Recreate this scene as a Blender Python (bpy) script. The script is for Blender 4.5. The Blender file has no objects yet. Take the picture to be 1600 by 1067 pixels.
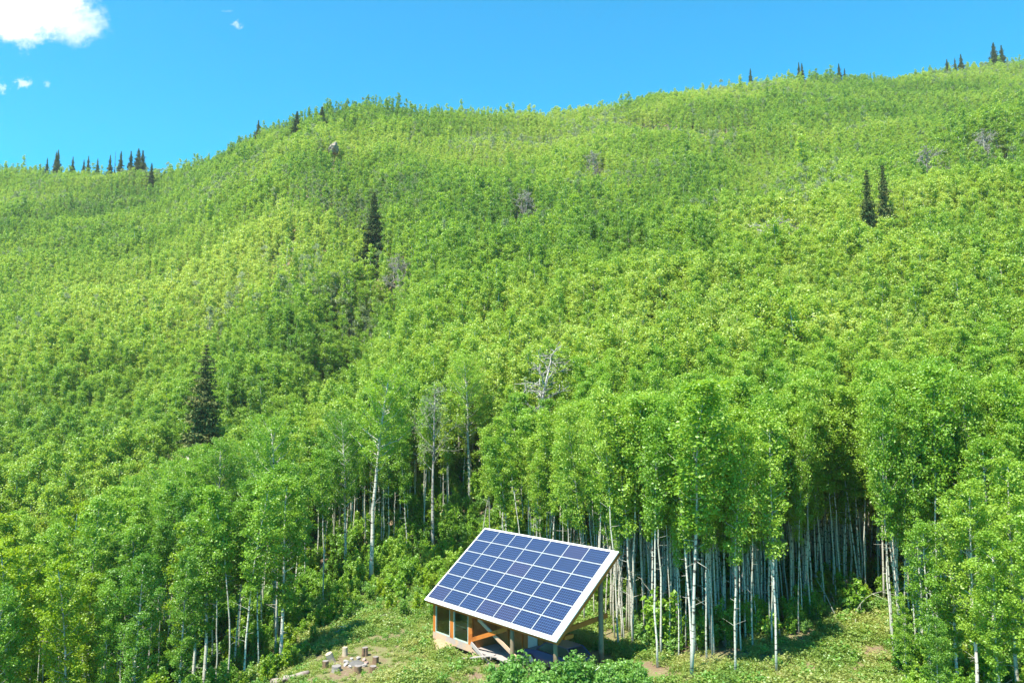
import bpy, math, random
import numpy as np
from mathutils import Vector, Matrix

# ------------------------------------------------------------------ camera, sky, sun, exposure
SC = bpy.context.scene
COL = SC.collection
F, PITCH = 1210.0, -0.09577                     # focal length in photo pixels (1600 wide), camera looks 5.5 deg up
cd = bpy.data.cameras.new("camera"); cam = bpy.data.objects.new("camera", cd); COL.objects.link(cam)
cd.sensor_width = 36.0; cd.lens = 36.0 * F / 1600.0; cd.clip_end = 5000; cd.clip_start = 0.5
cam.location = (0, 0, 0); cam.rotation_euler = (math.pi / 2 - PITCH, 0, 0)
SC.camera = cam
SUN = Vector((-0.343, -0.338, 0.876)).normalized()   # direction towards the sun
SUN_EL = math.asin(SUN.z); SUN_AZ = math.atan2(SUN.x, SUN.y)
sl = bpy.data.lights.new("sun", 'SUN'); sl.energy = 4.7; sl.angle = math.radians(0.5); sl.color = (1.0, 0.95, 0.82)
so = bpy.data.objects.new("sun", sl); COL.objects.link(so); so.rotation_euler = SUN.to_track_quat('Z', 'Y').to_euler()
so.location = (-30, -30, 90)
W = bpy.data.worlds.new("World"); SC.world = W; W.use_nodes = True
SC.view_settings.view_transform = 'Standard'; SC.view_settings.look = 'None'
SC.view_settings.exposure = 1.40; SC.view_settings.gamma = 1.0
SC.cycles.max_bounces = 10; SC.cycles.diffuse_bounces = 6; SC.cycles.glossy_bounces = 2
SC.cycles.transmission_bounces = 6; SC.cycles.transparent_max_bounces = 8
SC.cycles.caustics_reflective = False; SC.cycles.caustics_refractive = False


class NT:
    """small helper around a node tree"""
    def __init__(s, nt): s.t = nt; s.n = nt.nodes; s.l = nt.links
    def new(s, typ, **kw):
        ins = kw.pop('ins', {}); nd = s.n.new(typ)
        for k, v in kw.items(): setattr(nd, k, v)
        for k, v in ins.items(): s.set(nd, k, v)
        return nd
    def set(s, nd, k, v):
        sock = nd.inputs[k]
        if isinstance(v, bpy.types.NodeSocket): s.l.new(v, sock)
        elif isinstance(v, bpy.types.Node): s.l.new(v.outputs[0], sock)
        else: sock.default_value = v
    def math(s, op, a, b=0.0, c=None, clamp=False):
        nd = s.new('ShaderNodeMath', operation=op, use_clamp=clamp); s.set(nd, 0, a); s.set(nd, 1, b)
        if c is not None: s.set(nd, 2, c)
        return nd.outputs[0]
    def mix(s, f, a, b, blend='MIX'):
        nd = s.new('ShaderNodeMix', data_type='RGBA', blend_type=blend)
        s.set(nd, 0, f); s.set(nd, 6, a); s.set(nd, 7, b); return nd.outputs[2]
    def noise(s, vec, scale, detail=2.0, rough=0.5):
        return s.new('ShaderNodeTexNoise', ins={'Vector': vec, 'Scale': scale, 'Detail': detail, 'Roughness': rough}).outputs[0]
    def ramp(s, f, stops):
        nd = s.new('ShaderNodeValToRGB', ins={0: f}); e = nd.color_ramp.elements
        while len(e) < len(stops): e.new(0.5)
        for i, (p, c) in enumerate(stops): e[i].position = p; e[i].color = tuple(c) + ((1,) if len(c) == 3 else ())
        return nd.outputs[0]
    def smooth(s, x, a, b):
        nd = s.new('ShaderNodeMapRange', interpolation_type='SMOOTHSTEP', ins={0: x, 1: a, 2: b, 3: 0.0, 4: 1.0}); return nd.outputs[0]


def pix_ray(px, py):
    c, s = math.cos(PITCH), math.sin(PITCH); a = (px - 800) / F; b = -(py - 533.5) / F
    return np.array([a, c + b * s, -s + b * c])


# world: Nishita sky, with the white cloud of the photograph and its shreds out in the sky
w = NT(W.node_tree); w.n.clear()
sky = w.new('ShaderNodeTexSky', sky_type='NISHITA', sun_disc=False, sun_elevation=SUN_EL, sun_rotation=SUN_AZ,
            altitude=900.0, air_density=1.0, dust_density=0.25, ozone_density=3.0)
tint = w.mix(1.0, sky.outputs[0], (0.10, 0.98, 1.10, 1), 'MULTIPLY')
bg = w.new('ShaderNodeBackground', ins={0: tint, 1: 0.106})
tc = w.new('ShaderNodeTexCoord'); sp = w.new('ShaderNodeSeparateXYZ', ins={0: tc.outputs['Generated']})
ysafe = w.math('MAXIMUM', sp.outputs[1], 0.02)
qx = w.math('DIVIDE', sp.outputs[0], ysafe); qz = w.math('DIVIDE', sp.outputs[2], ysafe)
cv = w.new('ShaderNodeCombineXYZ', ins={0: qx, 1: qz, 2: 0.0}).outputs[0]
n1 = w.noise(cv, 14.0, 8.0, 0.62); n2 = w.noise(cv, 55.0, 6.0, 0.6)
wob = w.math('ADD', w.math('MULTIPLY', w.math('SUBTRACT', n1, 0.5), 1.5), w.math('MULTIPLY', w.math('SUBTRACT', n2, 0.5), 0.9))
n3 = w.noise(cv, 130.0, 5.0, 0.65); wob2 = w.math('MULTIPLY', w.math('SUBTRACT', n3, 0.45), 3.2)
total = None
for (cx, cy, rx, ry, k, soft, dens) in [(40, -8, 122, 92, .75, .36, 1.0), (112, 34, 62, 50, 1.1, .9, .8), (36, 130, 22, 11, 1.0, .9, .6),
                                  (2, 138, 14, 10, 1.0, .9, .5), (74, 132, 9, 7, 1.0, .9, .4), (372, 39, 11, 8, 1.0, .9, .45), (355, 18, 16, 3, 1.0, .9, .14)]:
    r = pix_ray(cx, cy); ax, az = r[0] / r[1], r[2] / r[1]
    dx = w.math('DIVIDE', w.math('SUBTRACT', qx, ax), rx / F); dz = w.math('DIVIDE', w.math('SUBTRACT', qz, az), ry / F)
    dd = w.math('SQRT', w.math('ADD', w.math('MULTIPLY', dx, dx), w.math('MULTIPLY', dz, dz)))
    dd = w.math('ADD', dd, w.math('MULTIPLY', wob if rx > 30 else wob2, k))
    m = w.math('MULTIPLY', w.math('SUBTRACT', 1.0, w.smooth(dd, 1.0 - soft, 1.08)), dens)
    total = m if total is None else w.math('MAXIMUM', total, m)
total = w.math('MULTIPLY', total, w.math('GREATER_THAN', sp.outputs[1], 0.05))
cb = w.new('ShaderNodeBackground', ins={0: (0.93, 0.97, 1.0, 1), 1: 0.56})
mx = w.new('ShaderNodeMixShader', ins={0: total, 1: bg.outputs[0], 2: cb.outputs[0]})
w.new('ShaderNodeOutputWorld', ins={0: mx.outputs[0]})

rng = np.random.default_rng(7)
random.seed(7)


# ------------------------------------------------------------------ scene helpers
def put(o, parent=None):
    COL.objects.link(o)
    if parent is not None: o.parent = parent
    return o


def thing(name, label, cat, loc=(0, 0, 0), rotz=0.0, group=None):
    o = bpy.data.objects.new(name, None); COL.objects.link(o); o.location = loc; o.rotation_euler = (0, 0, rotz)
    o.empty_display_size = 0.3
    tag(o, label, cat, group); return o


def tag(o, label=None, cat=None, group=None, kind=None):
    if label: o['label'] = label
    if cat: o['category'] = cat
    if group: o['group'] = group
    if kind: o['kind'] = kind
    return o


class MB:
    """collects verts, faces and material indices of ONE mesh"""
    def __init__(s): s.v = []; s.f = []; s.m = []; s.nv = 0; s.uv = None
    def add(s, v, f, m=0):
        v = np.asarray(v, float); s.v.append(v)
        for q in f: s.f.append([i + s.nv for i in q]); s.m.append(m)
        s.nv += len(v)
    def quads(s, v, m=0):
        """v: (n,4,3) loose quads"""
        n = len(v); s.v.append(v.reshape(-1, 3)); base = s.nv
        s.f.extend((np.arange(n * 4).reshape(n, 4) + base).tolist()); s.m.extend([m] * n); s.nv += n * 4
    def box(s, c, size, m=0, rot=None):
        x, y, z = np.array(size) / 2
        v = np.array([[i * x, j * y, k * z] for k in (-1, 1) for j in (-1, 1) for i in (-1, 1)])
        if rot is not None: v = v @ np.array(rot).T
        s.add(v + np.array(c), [(0, 2, 3, 1), (4, 5, 7, 6), (0, 1, 5, 4), (2, 6, 7, 3), (0, 4, 6, 2), (1, 3, 7, 5)], m)
    def bar(s, a, b, wd, ht, m=0, up=(0, 0, 1)):
        a = Vector(a); b = Vector(b); d = (b - a); L = d.length; d.normalize()
        u = Vector(up); x = d.cross(u).normalized(); z = x.cross(d).normalized()
        R = np.array([[d.x, x.x, z.x], [d.y, x.y, z.y], [d.z, x.z, z.z]])
        s.box((a + b) / 2, (L, wd, ht), m, R)
    def tube(s, P, R, sides=6, m=0, cap=True):
        P = np.asarray(P, float); n = len(P); T = np.gradient(P, axis=0); T /= np.linalg.norm(T, axis=1)[:, None] + 1e-9
        ref = np.array([0, 0, 1.0]) if abs(T[0][2]) < 0.8 else np.array([1.0, 0, 0])
        ang = np.arange(sides) * 2 * np.pi / sides; vs = []
        for i in range(n):
            x = np.cross(T[i], ref); x /= np.linalg.norm(x) + 1e-9; y = np.cross(T[i], x)
            vs.append(P[i] + R[i] * (np.cos(ang)[:, None] * x + np.sin(ang)[:, None] * y))
        f = []
        for i in range(n - 1):
            for k in range(sides):
                k2 = (k + 1) % sides; f.append((i * sides + k, i * sides + k2, (i + 1) * sides + k2, (i + 1) * sides + k))
        if cap: f.append(tuple(range(sides))[::-1]); f.append(tuple((n - 1) * sides + k for k in range(sides)))
        s.add(np.concatenate(vs), f, m)
    def mesh(s, name, mats, smooth=False):
        me = bpy.data.meshes.new(name); V = np.concatenate(s.v)
        me.vertices.add(len(V)); me.vertices.foreach_set('co', V.astype(np.float32).ravel())
        ln = np.fromiter((len(q) for q in s.f), int, len(s.f)); tot = int(ln.sum())
        me.loops.add(tot); me.loops.foreach_set('vertex_index', np.fromiter((i for q in s.f for i in q), np.int32, tot))
        me.polygons.add(len(s.f)); me.polygons.foreach_set('loop_start', np.concatenate([[0], np.cumsum(ln)[:-1]]).astype(np.int32))
        me.polygons.foreach_set('material_index', np.array(s.m, np.int32))
        me.polygons.foreach_set('use_smooth', np.full(len(s.f), bool(smooth)))
        for mt in (mats if isinstance(mats, (list, tuple)) else [mats]): me.materials.append(mt)
        me.update(calc_edges=True); me.validate()
        return me
    def obj(s, name, mats, parent=None, smooth=False):
        return put(bpy.data.objects.new(name, s.mesh(name, mats, smooth)), parent)


# ------------------------------------------------------------------ materials
def material(name):
    m = bpy.data.materials.new(name); m.use_nodes = True; t = NT(m.node_tree); t.n.clear(); return m, t


def out(t, sh, disp=None):
    t.new('ShaderNodeOutputMaterial', ins={0: sh})


def leaf_mat(name, stops, transl=0.50, patch=0.014, gl=0.035):
    """foliage: hue varies over the hillside in stands, from tree to tree and from leaf clump to leaf clump"""
    m, t = material(name)
    geo = t.new('ShaderNodeNewGeometry'); oi = t.new('ShaderNodeObjectInfo')
    a = t.noise(geo.outputs['Position'], patch, 3.0, 0.55)
    b = t.noise(geo.outputs['Position'], 1.3, 2.0)
    f = t.math('ADD', t.math('MULTIPLY', t.math('SUBTRACT', a, 0.5), 2.7), t.math('MULTIPLY', t.math('SUBTRACT', oi.outputs['Random'], 0.5), 0.55))
    f = t.math('ADD', f, t.math('MULTIPLY', t.math('SUBTRACT', b, 0.5), 0.25))
    f = t.math('ADD', f, t.math('MULTIPLY', t.math('SUBTRACT', geo.outputs['Random Per Island'], 0.5), 0.25))
    col = t.ramp(t.math('ADD', f, 0.5), stops)
    d = t.new('ShaderNodeBsdfDiffuse', ins={0: col})
    tcol = t.mix(1.0, col, (1.22, 1.14, 0.6, 1), 'MULTIPLY')
    tr = t.new('ShaderNodeBsdfTranslucent', ins={0: tcol})
    s1 = t.new('ShaderNodeMixShader', ins={0: transl, 1: d.outputs[0], 2: tr.outputs[0]})
    g = t.new('ShaderNodeBsdfGlossy', ins={0: (0.8, 0.85, 0.8, 1), 'Roughness': 0.42})
    s2 = t.new('ShaderNodeMixShader', ins={0: gl, 1: s1.outputs[0], 2: g.outputs[0]})
    out(t, s2.outputs[0]); return m


M = {}
M['aspen'] = leaf_mat('aspen_leaves', [(0.0, (.125, .280, .026)), (0.35, (.220, .400, .036)), (0.65, (.300, .470, .048)), (1.0, (.395, .530, .080))])
M['aspen_far'] = leaf_mat('hillside_leaves', [(0.0, (.145, .290, .035)), (0.35, (.265, .425, .048)), (0.65, (.355, .495, .065)), (1.0, (.455, .555, .120))])
M['birch'] = leaf_mat('yellow_green_leaves', [(0.0, (.23, .37, .014)), (0.5, (.30, .44, .018)), (1.0, (.37, .48, .024))])
M['pale'] = leaf_mat('silvery_leaves', [(0.0, (.20, .28, .13)), (0.5, (.27, .35, .19)), (1.0, (.36, .42, .28))])
M['shrub'] = leaf_mat('shrub_leaves', [(0.0, (.15, .33, .06)), (0.5, (.23, .42, .08)), (1.0, (.33, .50, .08))])
M['herb'] = leaf_mat('herb_leaves', [(0.0, (.16, .28, .05)), (0.5, (.28, .38, .08)), (1.0, (.42, .44, .16))], patch=0.25)
M['spruce'] = leaf_mat('spruce_needles', [(0.0, (.045, .085, .032)), (0.5, (.095, .130, .045)), (1.0, (.200, .205, .075))], transl=0.12, patch=0.5, gl=0.0)


def bark_mat(name, light, mid, dark):
    m, t = material(name)
    tc = t.new('ShaderNodeTexCoord'); mp = t.new('ShaderNodeMapping', ins={'Vector': tc.outputs['Object'], 'Scale': (1, 1, 4.5)})
    a = t.noise(mp.outputs[0], 1.6, 4.0, 0.65); b = t.noise(tc.outputs['Object'], 0.35, 2.0)
    oi = t.new('ShaderNodeObjectInfo')
    base = t.mix(t.smooth(t.math('ADD', b, t.math('MULTIPLY', t.math('SUBTRACT', oi.outputs['Random'], .5), .35)), .35, .65), (*light, 1), (*mid, 1))
    col = t.mix(t.smooth(a, .55, .61), base, (*dark, 1))
    p = t.new('ShaderNodeBsdfPrincipled', ins={'Base Color': col, 'Roughness': 0.85, 'Specular IOR Level': 0.2}); out(t, p.outputs[0]); return m


M['bark'] = bark_mat('aspen_bark', (.60, .57, .49), (.43, .41, .34), (.07, .06, .05))
M['greybark'] = bark_mat('old_bark', (.42, .39, .36), (.31, .28, .26), (.14, .12, .11))
M['sprucebark'] = bark_mat('spruce_bark', (.16, .12, .09), (.12, .09, .07), (.05, .04, .03))


def wood_mat(name, c1, c2, c3, amount=0.5, sc=(1, 1, 1)):
    m, t = material(name)
    tc = t.new('ShaderNodeTexCoord'); mp = t.new('ShaderNodeMapping', ins={'Vector': tc.outputs['Object'], 'Scale': sc})
    g = t.noise(mp.outputs[0], 6.0, 5.0, 0.65); b = t.noise(tc.outputs['Object'], 1.1, 4.0, 0.6)
    col = t.mix(g, (*c1, 1), (*c2, 1)); col = t.mix(t.smooth(b, amount, amount + .12), col, (*c3, 1))
    bp = t.new('ShaderNodeBump', ins={'Strength': .3, 'Distance': .02, 'Height': g})
    p = t.new('ShaderNodeBsdfPrincipled', ins={'Base Color': col, 'Roughness': 0.75, 'Specular IOR Level': 0.3, 'Normal': bp.outputs[0]}); out(t, p.outputs[0]); return m


M['cedar'] = wood_mat('stained_cedar', (.40, .115, .016), (.50, .17, .030), (.31, .09, .016), .55, (1, 4, 4))
M['weathered'] = wood_mat('weathered_beam', (.46, .27, .16), (.54, .40, .30), (.38, .31, .28), .50, (1, 6, 6))
M['greyplank'] = wood_mat('grey_planks', (.30, .26, .25), (.40, .36, .34), (.24, .19, .17), .55, (1, 6, 6))
M['deadwood'] = wood_mat('weathered_deadwood', (.20, .16, .14), (.34, .29, .26), (.12, .085, .07), .5, (3, 14, 14))
M['pole'] = wood_mat('pole_wood', (.21, .15, .095), (.29, .215, .14), (.14, .10, .065), .52, (8, 8, .6))
M['ply'] = wood_mat('plywood', (.34, .135, .036), (.40, .175, .055), (.28, .11, .03), .5, (2, 2, 2))
M['log'] = wood_mat('cut_log_bark', (.15, .09, .055), (.24, .155, .10), (.10, .06, .04), .52, (5, 5, 1))
M['cutend'] = wood_mat('sawn_wood', (.20, .175, .165), (.28, .245, .23), (.15, .13, .12), .55, (4, 4, 4))
M['paleend'] = wood_mat('fresh_sawn_wood', (.38, .30, .22), (.46, .38, .29), (.28, .21, .15), .55, (4, 4, 4))
M['redwood'] = wood_mat('split_firewood', (.40, .20, .12), (.52, .30, .20), (.25, .14, .09), .5, (2, 2, 2))


def plain(name, col, rough=0.5, metal=0.0, spec=0.5, var=0.1, sc=3.0):
    m, t = material(name); tc = t.new('ShaderNodeTexCoord'); a = t.noise(tc.outputs['Object'], sc, 4.0)
    c2 = tuple(x * (1 - var * 2) for x in col); c = t.mix(a, (*c2, 1), (*col, 1))
    p = t.new('ShaderNodeBsdfPrincipled', ins={'Base Color': c, 'Roughness': rough, 'Metallic': metal, 'Specular IOR Level': spec}); out(t, p.outputs[0]); return m


M['white'] = plain('white_roof_sheet', (.72, .70, .68), .5, var=.04)
M['alu'] = plain('aluminium_frame', (.60, .60, .60), .4, .2, var=.03)
M['sash'] = plain('grey_green_window_frame', (.42, .52, .47), .5, var=.05)
M['paleblue'] = plain('pale_blue_door', (.45, .58, .62), .5)
M['blue'] = plain('blue_car_paint', (.015, .045, .16), .3, .0, .6, var=.03)
M['black'] = plain('black_rubber', (.02, .02, .022), .7)
M['red'] = plain('red_plastic', (.55, .02, .02), .35)
M['grey'] = plain('grey_canvas', (.33, .35, .38), .8)
M['tarp'] = plain('blue_tarpaulin', (.05, .18, .42), .5)
M['insul'] = plain('sandy_rubble', (.42, .31, .18), .9, var=.25)
M['dark'] = plain('dark_glass', (.03, .045, .05), .12, spec=.8)


def glass_mat():
    m, t = material('window_glass')
    fr = t.new('ShaderNodeLayerWeight', ins={0: .3}); tr = t.new('ShaderNodeBsdfTransparent', ins={0: (.93, .97, .91, 1)})
    g = t.new('ShaderNodeBsdfGlossy', ins={0: (.8, .9, .8, 1), 'Roughness': .02})
    out(t, t.new('ShaderNodeMixShader', ins={0: t.math('MULTIPLY_ADD', t.math('POWER', fr.outputs[1], 3.0), .5, .05), 1: tr.outputs[0], 2: g.outputs[0]}).outputs[0]); return m


M['glass'] = glass_mat()


def panel_mat():
    """ten by six polycrystalline cells under glass, pale lines between them"""
    m, t = material('solar_cells')
    uv = t.new('ShaderNodeUVMap'); s = t.new('ShaderNodeSeparateXYZ', ins={0: uv.outputs[0]}); oi = t.new('ShaderNodeObjectInfo')
    def line(c, n, wd):
        f = t.math('FRACT', t.math('MULTIPLY', c, n)); d = t.math('MINIMUM', f, t.math('SUBTRACT', 1.0, f)); return t.math('LESS_THAN', d, wd)
    ln = t.math('MAXIMUM', line(s.outputs[0], 10.0, .06), line(s.outputs[1], 6.0, .065))
    bus = t.math('MULTIPLY', line(t.math('ADD', t.math('MULTIPLY', s.outputs[1], 6.0), .5), 3.0, .06), .35)
    cid = t.new('ShaderNodeCombineXYZ', ins={0: t.math('FLOOR', t.math('MULTIPLY', s.outputs[0], 10.0)), 1: t.math('FLOOR', t.math('MULTIPLY', s.outputs[1], 6.0)), 2: t.math('MULTIPLY', oi.outputs['Random'], 50.0)})
    wn = t.new('ShaderNodeTexWhiteNoise', noise_dimensions='3D', ins={'Vector': cid.outputs[0]})
    c = t.mix(wn.outputs[0], (.001, .007, .040, 1), (.002, .012, .062, 1))
    c = t.mix(t.math('MULTIPLY', t.math('GREATER_THAN', oi.outputs['Random'], .80), .55), c, (.028, .017, .05, 1))
    c = t.mix(bus, c, (.012, .022, .065, 1)); c = t.mix(ln, c, (.075, .12, .23, 1))
    p = t.new('ShaderNodeBsdfPrincipled', ins={'Base Color': c, 'Roughness': .45, 'Coat Weight': .25, 'Specular IOR Level': .3, 'Coat Roughness': .06}); out(t, p.outputs[0]); return m


M['cells'] = panel_mat()


def ground_mat():
    m, t = material('forest_ground'); geo = t.new('ShaderNodeNewGeometry'); P = geo.outputs['Position']
    a = t.noise(P, .35, 5.0, .6); b = t.noise(P, 2.2, 5.0, .65); c = t.noise(P, 9.0, 4.0, .6)
    soil = t.mix(b, (.12, .080, .052, 1), (.25, .17, .12, 1)); soil = t.mix(t.smooth(c, .55, .7), soil, (.32, .245, .19, 1))
    green = t.mix(c, (.10, .14, .035, 1), (.20, .24, .08, 1))
    k = t.math('ADD', t.math('MULTIPLY', a, .55), t.math('MULTIPLY', b, .45))
    col = t.mix(t.math('MULTIPLY', t.smooth(k, .40, .60), .65), soil, green)
    bp = t.new('ShaderNodeBump', ins={'Strength': .6, 'Distance': .12, 'Height': t.math('ADD', b, t.math('MULTIPLY', c, .4))})
    p = t.new('ShaderNodeBsdfPrincipled', ins={'Base Color': col, 'Roughness': .95, 'Specular IOR Level': .1, 'Normal': bp.outputs[0]}); out(t, p.outputs[0]); return m


M['ground'] = ground_mat()


def rock_mat(name, a_, b_):
    m, t = material(name); tc = t.new('ShaderNodeTexCoord'); a = t.noise(tc.outputs['Object'], 4.0, 6.0, .65)
    col = t.mix(a, (*a_, 1), (*b_, 1)); bp = t.new('ShaderNodeBump', ins={'Strength': .5, 'Distance': .05, 'Height': a})
    p = t.new('ShaderNodeBsdfPrincipled', ins={'Base Color': col, 'Roughness': .9, 'Normal': bp.outputs[0]}); out(t, p.outputs[0]); return m


M['rock'] = rock_mat('pale_rock', (.26, .23, .21), (.46, .42, .39)); M['pinkrock'] = rock_mat('pink_rock', (.28, .17, .14), (.44, .31, .27))
M['cliff'] = rock_mat('sandstone', (.16, .13, .10), (.34, .28, .22)); M['ash'] = rock_mat('ash', (.05, .045, .045), (.20, .19, .18))

# ------------------------------------------------------------------ the hill
# skyline of the tree tops and distance of the crest along each bearing, as (pixel column, crest distance, sight-line row)
CREST = np.array([(-500, 430, 285), (-200, 420, 268), (0, 400, 256), (120, 395, 258), (230, 380, 264), (300, 350, 248), (400, 330, 207), (480, 318, 178), (560, 315, 166), (640, 318, 172),
                  (760, 335, 178), (850, 350, 180), (930, 360, 172), (1040, 370, 152), (1130, 380, 140), (1230, 390, 124), (1320, 395, 122), (1420, 400, 122),
                  (1500, 405, 110), (1600, 410, 98), (1800, 420, 80), (2200, 430, 60)], float)


def vnoise(x, y, sc, seed=0):
    """smooth value noise, vectorised"""
    x = np.asarray(x, float) / sc + 100.3; y = np.asarray(y, float) / sc + 77.7; xi = np.floor(x).astype(np.int64); yi = np.floor(y).astype(np.int64)
    def h(a, b):
        n = (a * 374761393 + b * 668265263 + seed * 1442695041) & 0x7fffffff; n = ((n ^ (n >> 13)) * 1274126177) & 0x7fffffff
        return ((n ^ (n >> 16)) & 0xffff) / 65535.0
    fx = x - xi; fy = y - yi; fx = fx * fx * (3 - 2 * fx); fy = fy * fy * (3 - 2 * fy)
    return (h(xi, yi) * (1 - fx) + h(xi + 1, yi) * fx) * (1 - fy) + (h(xi, yi + 1) * (1 - fx) + h(xi + 1, yi + 1) * fx) * fy


def sstep(x, a, b):
    t = np.clip((x - a) / (b - a), 0, 1); return t * t * (3 - 2 * t)


def terrain(X, Y):
    X = np.asarray(X, float); Y = np.asarray(Y, float)
    Yc = np.maximum(Y, 45.0); p = 800 + F * np.clip(X / Yc, -1.1, 1.1)
    Yr = np.interp(p, CREST[:, 0], CREST[:, 1]); row = np.interp(p, CREST[:, 0], CREST[:, 2])
    # tan of the sight line over the crest
    b = -(row - (13.0 * sstep(p, 250, 450) - 6.0 * sstep(p, 1050, 1200)) - 533.5) / F; c, s = math.cos(PITCH), math.sin(PITCH); tz = (-s + b * c) / (c + b * s)
    Zr = tz * Yr - 9.5
    z0 = -14.2 + 0.055 * np.clip(X - 1, -8, 30) - 0.30 * np.clip(-X - 15, 0, 26) - 0.03 * np.clip(45 - Y, 0, 60) + 0.02 * np.clip(Y - 50, 0, 30)
    z0 = z0 - 1.6 * sstep(-X, 9, 18)
    Y0 = np.interp(p, [0, 400, 640, 820, 1000, 1600], [78, 80, 76, 70, 66, 62])
    t = (Y - Y0) / (Yr - Y0); tt = np.clip(t, 0, 1)
    prof = tt ** 1.12
    z = z0 + (Zr - z0) * prof
    # round the crest, then drop behind it
    over = np.clip(Y - Yr, 0, None); z = z - over * 0.35 - 0.0
    mid = sstep(t, 0.02, .22) * (1 - sstep(t, .80, .98))
    z = z + mid * (9.0 * (vnoise(X, Y * .45, 46, 1) - .5) + 5.0 * (vnoise(X, Y * .6, 19, 2) - .5))
    z = z + mid * 11 * np.exp(-((p - 1640) / 170.0) ** 2 - ((Y - 205) / 42.0) ** 2)          # the nearer spur on the right
    z = z - mid * 7 * np.exp(-((X - (-0.22 * Y + 4)) / 9.0) ** 2) * sstep(Y, 90, 120)           # the gully left of the middle
    z = z - mid * 9 * np.exp(-((X + 30) / 7.5) ** 2) * sstep(Y, 92, 112) * (1 - sstep(Y, 165, 190))
    z = z - mid * 5 * np.exp(-((X - 60 - 12 * np.sin(Y / 30)) / 8.0) ** 2) * sstep(Y, 120, 150)
    z = z + 0.35 * (vnoise(X, Y, 3.1, 5) - .5) + .9 * (vnoise(X, Y, 9.0, 6) - .5) * sstep(np.hypot(X - 0, Y - 48), 9, 16)
    return z


def gz(x, y): return float(terrain(np.array([x]), np.array([y]))[0])


def on_ground(px, py):
    """where the sight line through a photo pixel meets the ground"""
    r = pix_ray(px, py); r = r / r[1]
    ys = np.arange(20, 600, .1); d = terrain(r[0] * ys, ys) - r[2] * ys; i = int(np.argmax(d > 0)); yy = ys[i]
    return r[0] * yy, yy, gz(r[0] * yy, yy)


def build_ground():
    def axis(c, lo, hi, n):
        a = np.arcsinh((lo - c) / 60.0); b = np.arcsinh((hi - c) / 60.0); return c + 60 * np.sinh(np.linspace(a, b, n))
    xs = axis(0, -520, 520, 440); ys = axis(50, -130, 600, 420)
    X, Y = np.meshgrid(xs, ys); Z = terrain(X, Y); V = np.stack([X, Y, Z], -1).reshape(-1, 3); nx = len(xs)
    i = np.arange(len(ys) - 1)[:, None] * nx + np.arange(nx - 1)[None]
    b = MB(); b.v.append(V); b.nv = len(V); b.f = np.stack([i, i + 1, i + nx + 1, i + nx], -1).reshape(-1, 4).tolist(); b.m = [0] * len(b.f)
    o = b.obj('hillside_ground', M['ground'], smooth=True); tag(o, kind='structure')


build_ground()


# ------------------------------------------------------------------ foliage makers
def leaf_quads(C, size, rg, up=0.55, outw=None, flat=1.0):
    """diamond leaves (or small leaf sprays) at centres C"""
    n = len(C); N = rg.normal(size=(n, 3)); N[:, 2] += up * 2 * np.sign(rg.random(n) - .12)
    if outw is not None: N += outw * .9
    N /= np.linalg.norm(N, axis=1)[:, None]; A = np.cross(N, rg.normal(size=(n, 3))); A /= np.linalg.norm(A, axis=1)[:, None] + 1e-9
    B = np.cross(N, A); s = size * (.6 + .8 * rg.random(n))[:, None]; A = A * s * .62; B = B * s * .5 * flat
    k = (.1 * s) * N
    return np.stack([C - A, C - B + k, C + A, C + B + k], 1)


def crown_points(rg, H, base, R, nclump, per, shape='aspen', spread=.34, fill=.5):
    """leaf clumps at the ends and along limbs; returns (leaf centres, outward directions, limb list)"""
    pts, outs, limbs = [], [], []; az = rg.random() * 6.28
    for k in range(nclump):
        f = (k + rg.random()) / nclump; h = base + (H - base) * f ** .9
        az += 2.4 + rg.normal() * .35
        if shape == 'aspen': prof = (math.sin(math.pi * min(1, .16 + .84 * (1 - f) ** .85 * 1.0)) ** .6) * (1.0 - .5 * f) if f < .97 else .1
        elif shape == 'round': prof = math.sqrt(max(.04, 1 - (1.55 * f - .62) ** 2))
        else: prof = 1 - .8 * f
        L = R * prof * (.62 + .5 * rg.random()); rise = (.35 + .5 * f + .2 * rg.random()) * L
        h0 = h - .35 * rise; d = np.array([math.cos(az), math.sin(az), 0])
        tip = d * L + np.array([0, 0, h0 + rise]); root = np.array([0, 0, max(h0 - .15 * L, base * .9)]); limbs.append((root, tip, f))
        m = max(2, int(round(L / .55)))
        for q in range(m):
            u = .38 + .62 * (q + .6 * rg.random()) / m
            c = root * (1 - u) + tip * u + np.array([0, 0, .10 * L * math.sin(u * 3)]) + rg.normal(size=3) * .12
            r = spread * (.7 + .6 * rg.random()) * (.8 + .25 * min(L, 2)); n = int(per * (.6 + .8 * rg.random()))
            o = rg.normal(size=(n, 3)); o /= np.linalg.norm(o, axis=1)[:, None]
            pts.append(c + o * (rg.random(n)[:, None] ** fill) * r * np.array([1.1, 1.1, .8])); outs.append(o + d * .4)
    return np.concatenate(pts), np.concatenate(outs), limbs


def trunk_line(rg, H, bend):
    n = 9; z = np.linspace(-.4, H * .97, n); a = rg.random() * 6.28; b = rg.normal() * bend; t = np.clip(z / H, 0, 1)
    x = b * t * t * math.cos(a) + np.cumsum(rg.normal(size=n)) * bend * .07; y = b * t * t * math.sin(a) + np.cumsum(rg.normal(size=n)) * bend * .07
    x -= x[0]; y -= y[0]; return np.stack([x, y, z], 1)


def along(T, z):
    return np.array([np.interp(z, T[:, 2], T[:, 0]), np.interp(z, T[:, 2], T[:, 1])])


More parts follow.
